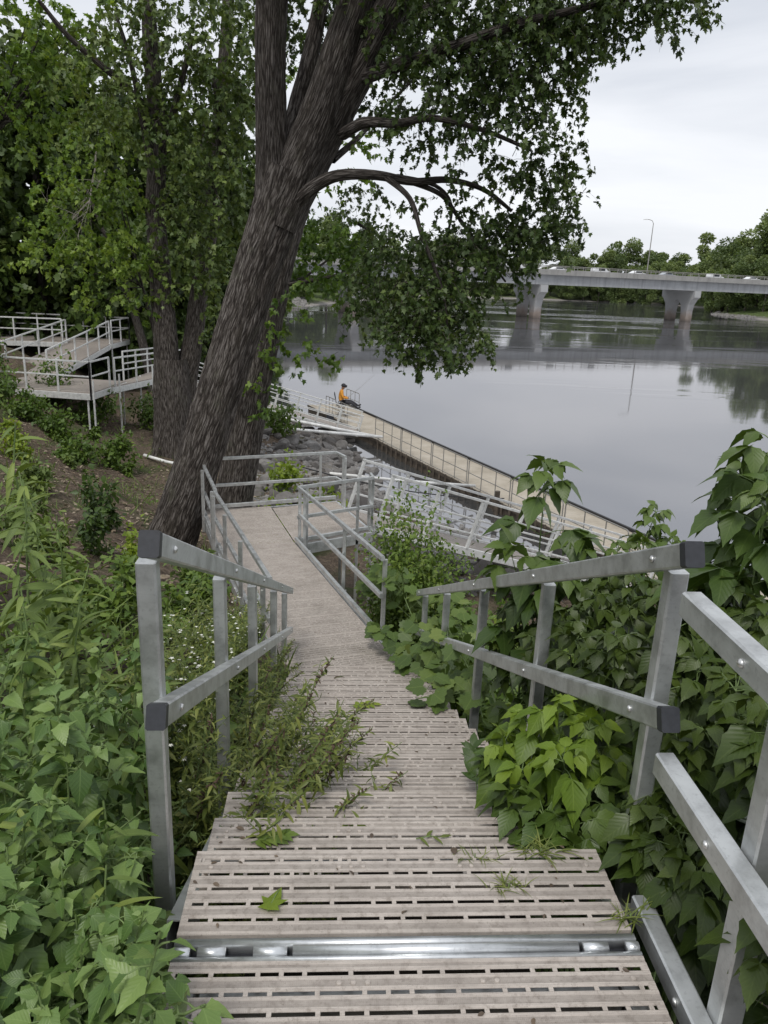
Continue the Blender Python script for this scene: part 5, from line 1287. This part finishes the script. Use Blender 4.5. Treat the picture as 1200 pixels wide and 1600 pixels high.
for (a, b, Y) in [(15, 660, 3.6), (70, 745, 3.4), (-20, 750, 3.0), (118, 800, 3.3), (35, 850, 2.8), (95, 900, 2.8), (10, 940, 2.5), (155, 900, 3.2), (60, 820, 3.9)]:
    p = at_y(a, b, Y); LT.put(p[0], Y, p[2], TL, 'tall narrow leaved weeds at the left')
for (a, b, Y) in [(115, 1175, 1.9), (205, 1255, 1.75), (55, 1400, 1.42), (20, 1180, 1.8), (170, 1400, 1.45)]:
    p = at_y(a, b, Y); LT.put(p[0], Y, p[2], 'long pale leaved weed pushing up through the goosefoot at the lower left', 'long leaved weeds among the goosefoot')
for (a, b, Y, lab) in [(200, 1000, 2.5, 'long leaved weed growing against the first left handrail post'), (262, 960, 3.3, 'long leaved weed standing between the first two left handrail posts')]:
    p = at_y(a, b, Y); LT.put(p[0], Y, p[2], lab)
MW = Kind('mugwort_plant', 'weed', mugwort, 5, [.9, 1.0, .8, 1.1, .95])
FW = Kind('flowering_weed', 'weed', lambda h, i: mugwort(h, i+5, .04), 4, [.8, 1.0, .9, .7])
ML = 'fine leaved mugwort with dark seed spikes leaning over the left side of the stairs'
for (x, y, top, ln) in [(-.50, 2.4, .0, .24), (-.50, 2.55, .02, .16), (-.48, 2.75, -.06, .24), (-.50, 3.0, -.13, .3), (-.50, 2.65, -.04, .32), (-.5, 2.85, -.05, .2), (-.5, 3.2, -.2, .3), (-.50, 2.35, -.06, .34), (-.48, 2.6, -.12, .40), (-.50, 2.95, -.22, .36), (-.52, 2.45, .02, .20), (-.50, 2.75, -.10, .28), (-.52, 3.1, -.24, .26), (-.52, 3.5, -.38, .20), (-.54, 4.0, -.62, .12), (-.58, 4.6, -.82, .06), (-.60, 5.4, -1.1, .04), (-.66, 2.7, .02, .1), (-.6, 3.3, -.2, .12)]:
    MW.put(x, y, top, ML, 'mugwort plants along the left side of the stairs', RNG.normal()*.3, (0, ln))
ML2 = 'pale flowering weed behind the left handrail on the slope by the ramp'
for (x, y, top) in [(-.75, 3.2, .05), (-.8, 3.9, -.2), (-.72, 4.6, -.35), (-.9, 5.0, -.6), (-.75, 5.6, -.75), (-.85, 6.4, -1.15), (-1.05, 4.2, -.4), (-1.1, 5.9, -1.1), (-1.3, 5.0, -.9), (-.8, 7.2, -1.5), (-1.0, 3.0, -.05), (-1.35, 3.7, -.4), (-1.5, 6.4, -1.5), (-1.1, 7.0, -1.7)]:
    FW.put(x, y, top, ML2, 'flowering weeds behind the left handrail')

# box elder: the bright one spilling onto the treads, and the dark thicket behind the right handrail
def elder(label, base, shoots, size, tint, mat, gap=.1, t0=.35, stem='stem', r=.008, group=None):
    b = V(base[0], base[1], gz(base[0], base[1])-.05); lv = Leaves(T_ELDER); mb = MB()
    for tp in shoots:
        e = V(*tp)-b; hz = V(e[0], e[1], 0)
        pts = [V(0, 0, 0), hz*.12+V(0, 0, e[2]*.35), hz*.42+V(0, 0, e[2]*.72), hz*.75+V(0, 0, e[2]*.93), e]
        elder_shoot(lv, mb, pts, t0, size, tint, gap, r)
    return finish('box_elder_sapling', label, 'sapling', (mb, [(lv, mat)]), b, group, stem=stem)
S_ = lambda *l: [at_y(*q) for q in l]
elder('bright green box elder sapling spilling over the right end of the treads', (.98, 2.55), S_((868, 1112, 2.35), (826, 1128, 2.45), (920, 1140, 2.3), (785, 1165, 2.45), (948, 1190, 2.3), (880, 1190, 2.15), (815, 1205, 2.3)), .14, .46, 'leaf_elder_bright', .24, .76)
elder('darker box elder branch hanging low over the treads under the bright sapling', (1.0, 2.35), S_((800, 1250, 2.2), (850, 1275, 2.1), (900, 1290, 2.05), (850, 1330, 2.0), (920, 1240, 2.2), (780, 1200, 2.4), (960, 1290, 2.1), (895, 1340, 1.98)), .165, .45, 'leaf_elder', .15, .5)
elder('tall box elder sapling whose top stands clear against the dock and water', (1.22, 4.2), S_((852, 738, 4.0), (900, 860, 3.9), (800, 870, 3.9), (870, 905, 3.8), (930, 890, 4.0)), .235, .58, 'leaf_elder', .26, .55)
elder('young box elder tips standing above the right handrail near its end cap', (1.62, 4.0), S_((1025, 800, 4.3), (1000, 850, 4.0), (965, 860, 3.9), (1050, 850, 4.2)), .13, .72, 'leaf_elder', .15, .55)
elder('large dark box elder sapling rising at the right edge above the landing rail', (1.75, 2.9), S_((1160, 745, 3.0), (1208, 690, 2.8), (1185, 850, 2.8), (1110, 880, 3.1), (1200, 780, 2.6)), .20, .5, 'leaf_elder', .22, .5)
DL_ = 'dark box elder sapling in the thicket behind the right handrail'; DG = 'dark box elder thicket behind the right handrail'
for base, sh in [((1.15, 2.6), ((960, 1000, 2.7), (1000, 1080, 2.6), (930, 1060, 2.8), (900, 1000, 3.0))), ((1.25, 3.2), ((880, 960, 3.3), (930, 930, 3.4), (840, 1000, 3.4), (980, 960, 3.3))), ((1.3, 2.3), ((1060, 980, 2.5), (1090, 1050, 2.3), (1040, 1080, 2.3), (1110, 980, 2.5))),
                 ((1.35, 1.95), ((1110, 1150, 1.95), (1150, 1080, 2.0), (1060, 1170, 2.0), (1030, 1250, 1.95))), ((1.45, 1.7), ((1195, 1180, 1.7), (1200, 1110, 1.75))), ((1.15, 1.75), ((1060, 1300, 1.75), (1020, 1330, 1.8), (1090, 1370, 1.65), (1010, 1270, 1.9))),
                 ((1.55, 2.6), ((1150, 920, 2.7), (1190, 960, 2.4), (1120, 930, 2.9), (1190, 1040, 2.2))), ((1.2, 3.9), ((800, 960, 4.1), (850, 930, 4.2), (780, 1010, 4.0), (830, 1040, 3.7))), ((1.5, 3.4), ((990, 900, 3.6), (1040, 930, 3.4), (1070, 900, 3.5), (950, 900, 3.8))), ((1.4, 1.35), ((1198, 1490, 1.3), (1215, 1420, 1.3)))]:
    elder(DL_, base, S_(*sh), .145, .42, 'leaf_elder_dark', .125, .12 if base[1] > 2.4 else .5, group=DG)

# vine with lobed leaves along the right side of the stairs and ramp
def vine():
    lv = Leaves(T_GRAPE); mb = MB(); b = V(1.0, 5.6, gz(1.0, 5.6))
    runs = [[(1.0, 5.6, -1.5), (.95, 6.2, -1.75), (.78, 6.8, -1.95), (.60, 7.2, -2.0), (.55, 7.7, -2.05)], [(1.0, 5.6, -1.5), (.98, 5.0, -1.25), (.80, 4.6, -1.05), (.58, 4.5, -1.02)], [(1.05, 6.0, -1.8), (.85, 7.0, -1.7), (.72, 7.8, -1.6), (.62, 8.4, -1.75), (.5, 8.8, -2.1)],
            [(1.05, 6.4, -1.9), (.95, 7.3, -1.9), (.7, 8.3, -2.0), (.45, 9.0, -2.15)], [(1.0, 4.4, -1.1), (1.0, 5.2, -1.1), (.92, 5.9, -1.4), (.84, 6.4, -1.75)], [(1.1, 5.8, -1.7), (1.25, 6.5, -1.6), (1.15, 7.3, -1.6), (1.0, 8.2, -1.9)], [(1.0, 5.0, -1.3), (.86, 5.5, -1.42), (.74, 6.0, -1.62), (.70, 6.5, -1.86)]]
    for r_ in runs:
        P, _ = spline(r_, [1]*len(r_), 6); P = [q-b for q in P]; mb.tube(P, .005, 5, False)
        n = int(30*sum(np.linalg.norm(V(*r_[i+1])-V(*r_[i])) for i in range(len(r_)-1))/1.6)
        for i in range(n):
            p = interp(P, RNG.random()); a = RNG.random()*6.28; q = p+V(math.cos(a)*.10, math.sin(a)*.10, .04+.12*RNG.random())
            mb.tube([p, q], .0018, 4, False)
            lv.add(q, unit(V(math.cos(a)-.3, math.sin(a)-.7, -.35+RNG.normal()*.3)), unit(V(-.1, -.25, 1)+RNG.normal(size=3)*.35), .10+.08*RNG.random(), .45+RNG.normal()*.2)
    finish('wild_grapevine', 'wild grapevine with lobed leaves creeping over the right edge of the lower stairs', 'vine', (mb, [(lv, 'leaf_grape')]), b)
vine()
# shrubs and lower plants
def shrub(label, x, y, rx, ry, h, n, size, mat, tint=.5, tpl=T_OVAL, group=None, name='shrub', cat='shrub', nst=9, up=0.0):
    b = V(x, y, gz(x, y)-.03); lv = Leaves(tpl); mb = MB()
    tips = []
    for i in range(nst):
        a = i*2.4; e = V(math.cos(a)*rx*.6*RNG.random()**.5, math.sin(a)*ry*.6, h*(.6+.4*RNG.random())); tips.append(e)
        mb.tube([V(0, 0, 0), e*.5+V(0, 0, h*.06), e], [.008, .005, .002], 5, False)
    cl = [(e*(.45+.55*RNG.random())+RNG.normal(size=3)*V(rx, ry, h)*.22) for e in tips for _ in range(4)]
    m = max(3, n//len(cl))
    for c in cl:
        c[2] = max(.05, c[2]); tn = tint+RNG.normal()*.13
        P = c+RNG.normal(size=(m, 3))*V(rx, ry, h)*.15; P[:, 2] = np.maximum(P[:, 2], .02)
        D = RNG.normal(size=(m, 3))+np.array([0, 0, -.25+up]); N = RNG.normal(size=(m, 3))*.5+np.array([0, -.15, 1])
        lv.addmany(P, D, N, size*(.6+.7*RNG.random(m)), tn+RNG.normal(size=m)*.15)
    return finish(name, label, cat, (mb, [(lv, mat)]), b, group)
shrub('dense bright green bush beside the corner platform, in front of the gangway', 1.0, 9.2, .70, .6, 1.5, 11000, .06, 'leaf_bush', .5, nst=44)
shrub('low leafy shrub filling the gap right of the bush below the gangway', 1.9, 8.6, .7, .7, 1.1, 1500, .08, 'leaf_bush', .45)
GF.put(-.47, 1.0, at_y(215, 1545, 1.0)[2], 'goosefoot weed at the very bottom left corner hiding the landing edge')
UG = 'undergrowth shrubs beyond the right handrail'; UL = 'green undergrowth shrub on the slope beyond the right handrail'
for x, y, h in [(1.5, 5.6, .9), (1.55, 6.6, .9), (1.5, 7.4, .95), (2.3, 6.5, 1.0), (2.6, 7.8, 1.0), (3.2, 9.2, .9), (2.6, 10.2, .8), (1.7, 10.4, .9), (3.4, 7.2, 1.1), (4.2, 8.6, 1.1), (2.2, 5.0, 1.2), (3.0, 5.6, 1.3), (1.35, 4.9, .9), (4.6, 10.2, .9), (5.4, 9.2, 1.1), (1.3, 6.1, .55), (1.25, 8.1, .7), (1.2, 10.6, .6), (.9, 10.0, .6), (2.0, 4.2, 1.3), (2.7, 4.5, 1.5)]:
    shrub(UL, x, y, .55, .5, h, 900, .10, 'leaf_bush', .30+.25*RNG.random(), T_GOOSE2, UG)
shrub('tuft of lime green plants among the rocks behind the platform railing', -1.25, 16.8, .55, .5, .95, 700, .13, 'leaf_lime', .4, T_GOOSE2)
shrub('broad lime green plant on the rocks in the middle behind the platform', -.55, 17.6, .75, .6, 1.0, 1000, .13, 'leaf_lime', .35, T_GOOSE2)
shrub('small yellow green plant low behind the left end of the platform railing', -1.75, 15.6, .4, .35, .5, 420, .11, 'leaf_lime', .55, T_GOOSE2)
shrub('bright weed clump higher up on the rocks near the white poles', -1.7, 23.5, .7, .6, 1.0, 600, .16, 'leaf_lime', .3, T_GOOSE2)
shrub('dark weed clump on the rocks below the far gangway', -2.6, 33.0, 1.2, .8, 1.0, 700, .2, 'leaf_bush', .4, T_GOOSE2)
BG = 'shrubs on the left bank'
for x, y, rx, h, m, tn in [(-6.6, 22.6, .8, .9, 'leaf_bush', .35), (-7.4, 21.4, .7, .55, 'leaf_bush', .3), (-8.6, 23.8, .8, .7, 'leaf_bush', .25), (-9.8, 24.6, .9, .7, 'leaf_bush', .25), (-11, 25.4, 1.0, .8, 'leaf_bush', .25), (-10.2, 22.0, .9, .5, 'leaf_lettuce', .3), (-12, 23.4, 1.0, .6, 'leaf_lettuce', .35), (-8.9, 28.5, 1.0, 1.2, 'leaf_bush', .2), (-10.5, 29, 1.0, 1.3, 'leaf_bush', .2), (-7.4, 30.5, 1.0, 1.2, 'leaf_bush', .2), (-12.5, 28, 1.2, 1.4, 'leaf_bush', .2), (-6.3, 29.5, .9, 1.0, 'leaf_bush', .3), (-6.0, 33.5, 1.0, 1.0, 'leaf_bush', .25), (-5.6, 36.2, 1.0, 1.0, 'leaf_bush', .3)]:
    shrub('bushy green shrub under the raised walkways on the left bank', x, y, rx, rx*.8, h, 900, .15, m, tn, T_GOOSE2, BG)
SG = 'small plants dotted over the bare slope'
for a, b, h, m in [(160, 830, .7, 'leaf_elder'), (150, 870, .5, 'leaf_elder'), (180, 730, .35, 'leaf_lime'), (215, 890, .45, 'leaf_lime'), (60, 770, .6, 'leaf_lettuce'), (30, 720, .6, 'leaf_lime'), (110, 730, .3, 'leaf_lettuce'), (205, 935, .4, 'leaf_bush'), (70, 880, .5, 'leaf_lettuce'), (140, 950, .45, 'leaf_lettuce'), (40, 800, .6, 'leaf_lettuce'), (200, 745, .3, 'leaf_bush'), (20, 860, .7, 'leaf_lettuce'), (110, 1000, .5, 'leaf_bush'), (330, 960, .5, 'leaf_bush'), (300, 930, .45, 'leaf_lettuce'), (285, 985, .5, 'leaf_bush'), (180, 990, .5, 'leaf_bush'), (90, 690, .35, 'leaf_bush'), (20, 690, .5, 'leaf_lime'), (150, 700, .4, 'leaf_bush')]:
    p = at_z(a, b, -2.5)
    for _k in range(5): p = at_z(a, b, gz(p[0], p[1]))
    shrub('small leafy plant growing on the bare slope left of the ramp', p[0], p[1], h*.6, h*.5, h, int(260+200*h), .09 if p[1] < 12 else .12, m, .4, T_GOOSE2, SG, 'bank_plant', 'plant', 5)
# grass and low weeds as ground cover
gc = Leaves(T_BLADE)
for _ in range(5200):
    u = RND.random()
    if u < .3: x, y = RND.uniform(-2.4, -.4), RND.uniform(1.2, 8.5)
    elif u < .8: x, y = RND.uniform(.95, 5), RND.uniform(1.0, 11)
    else: x, y = RND.uniform(-13, -4), RND.uniform(14, 30)
    if mnoise.noise(Vector((x*.9, y*.9, 0))) < -.12 and y > 5: continue
    gc.add((x, y, gz(x, y)-.01), (RND.gauss(0, .5), RND.gauss(0, .5), 1), (RND.gauss(0, 1), RND.gauss(0, 1), .3), RND.uniform(.12, .42), RND.random()*.8)
for _ in range(2600):
    x, y = RND.uniform(-10, -1.6), RND.uniform(8, 24)
    if mnoise.noise(Vector((x*.7, y*.7, 9))) < .12: continue
    gc.add((x, y, gz(x, y)-.01), (RND.gauss(0, .5), RND.gauss(0, .5), 1), (RND.gauss(0, 1), RND.gauss(0, 1), .3), RND.uniform(.1, .32), RND.random())
tag(gc.build('grass_cover', M['leaf_lettuce']), kind='stuff')
uc = Leaves(T_GOOSE2)
for _ in range(5600):
    u = RND.random()
    if u < .22: x, y = RND.uniform(-2.4, -.5), RND.uniform(2.5, 8)
    elif u < .55: x, y = RND.uniform(1.0, 4.6), RND.uniform(3.0, 11.5)
    else: x, y = RND.uniform(-14, -4.2), RND.uniform(17, 34)
    if mnoise.noise(Vector((x*.8, y*.8, 3))) < -.15 and y > 6: continue
    uc.add((x, y, gz(x, y)+RND.uniform(.02, .32)), (RND.gauss(0, 1), RND.gauss(0, 1), -.1), (RND.gauss(0, .4), RND.gauss(0, .4), 1), RND.uniform(.05, .13), RND.random()*.7)
tag(uc.build('ground_cover', M['leaf_bush']), kind='stuff')

# things lying on the stairs ---------------------------------------------------------
def on_tread(a, b):
    z = 0.0
    for _ in range(6):
        p = at_z(a, b, z); k_ = 0 if p[1] < NY else int((p[1]-NY)/RUN)+1; z = -RISE*k_+.004
    return at_z(a, b, z)
def sprig(label, a, b, tpl, mat, size, n, yaw, tint, kind='fallen_sprig', cat='leaf', flat=.35, lf=.62):
    p = on_tread(a, b); lv = Leaves(tpl); mb = MB(); d = V(math.cos(yaw), math.sin(yaw), 0); L = size*1.0
    mb.tube([V(0, 0, .004), d*L*.6+V(0, 0, .012), d*L+V(0, 0, .008)], [.0022, .002, .001], 5)
    sd_v = V(-d[1], d[0], 0)
    if n == 1: lv.add(V(0, 0, .006), d+V(0, 0, .12), unit(V(0, 0, 1)+sd_v*.2), size, tint)
    else:
        for i in range(n):
            t_ = .15+.85*i/(n-1); s_ = 1 if i % 2 else -1
            lv.add(d*L*t_+V(0, 0, .008), unit(d*(.6 if i < n-1 else 1)+sd_v*s_*(.8 if i < n-1 else 0)+V(0, 0, flat*RNG.random())), unit(V(0, 0, 1)+RNG.normal(size=3)*.25), size*(lf-.2*abs(t_-.5)*lf/.62), tint+RNG.normal()*.12)
    return finish(kind, label, cat, (mb, [(lv, mat)]), p)
sprig('fern like green sprig poking out between two treads', 392, 1318, T_ELDER, 'leaf_bush', .12, 13, .25, .6, lf=.42)
sprig('single curled yellow green leaf lying on the first wide boards', 418, 1425, T_MAPLE, 'leaf_lime', .085, 1, 1.2, .25, 'fallen_leaf')
sprig('yellowing fallen leaf spray halfway down the stairs', 545, 1104, T_OVAL, 'leaf_lime', .17, 9, .1, .6, lf=.4)
sprig('dark leaf lying across a lower tread on the right', 640, 1103, T_GRAPE, 'leaf_grape', .15, 1, 0.2, .3, 'fallen_leaf')
sprig('narrow dark weed sprig growing up past the treads left of the bright sapling', 745, 1240, T_OVAL, 'leaf_elder', .30, 16, 1.45, .3, flat=1.2, lf=.27)
sprig('tiny green leaf on the second tread right of centre', 650, 1312, T_SMALL, 'leaf_mug', .08, 4, .05, .4)
sprig('small dark curled leaf far down the stairs', 522, 1061, T_OVAL, 'litter', .10, 1, .4, .1, 'fallen_leaf')
def tuft(label, a, b, n, h):
    p = on_tread(a, b); lv = Leaves(T_BLADE); mb = MB(); mb.tube([(0, 0, -.03), (0, 0, .01)], .002, 4)
    for i in range(n):
        aa = RNG.random()*6.28; q = V(RNG.normal()*.03, RNG.normal()*.005, -.01)
        lv.add(q, V(math.cos(aa)*.9, math.sin(aa)*.9, .5+RNG.random()), V(-math.cos(aa), -math.sin(aa), 1), h*(.5+.7*RNG.random()), .3+.5*RNG.random())
    return finish('grass_tuft', label, 'grass tuft', (mb, [(lv, 'leaf_mug')]), p)
tuft('small grass tuft growing through the slot below the bright sapling', 795, 1384, 46, .055)
tuft('tiny grass tuft in the tread slots left of the sapling', 742, 1338, 28, .045)
tuft('grass tuft at the right end of the boards beside the hinge strip', 985, 1432, 34, .075)
tuft('wispy grass tuft under the hanging leaves at the right tread end', 845, 1330, 44, .075)

# crumbs of dead leaf and dirt caught on the treads and boards
cm = Leaves(T_OVAL)
for _ in range(330):
    y = RND.uniform(1.0, 6.8); x = CX+RND.choice([RND.uniform(-.6, .6), RND.choice([-1, 1])*RND.uniform(.4, .6)])
    if 1.5 < y < 1.6: continue
    k_ = 0 if y < NY else int((y-NY)/RUN)+1
    cm.add((x, y, -RISE*k_+.003), (RND.gauss(0, 1), RND.gauss(0, 1), .05), (RND.gauss(0, .25), RND.gauss(0, .25), 1), RND.uniform(.006, .024)*(1 if RND.random() < .9 else 1.8), RND.random()*.5)
tag(cm.build('leaf_crumbs', M['litter']), kind='stuff')
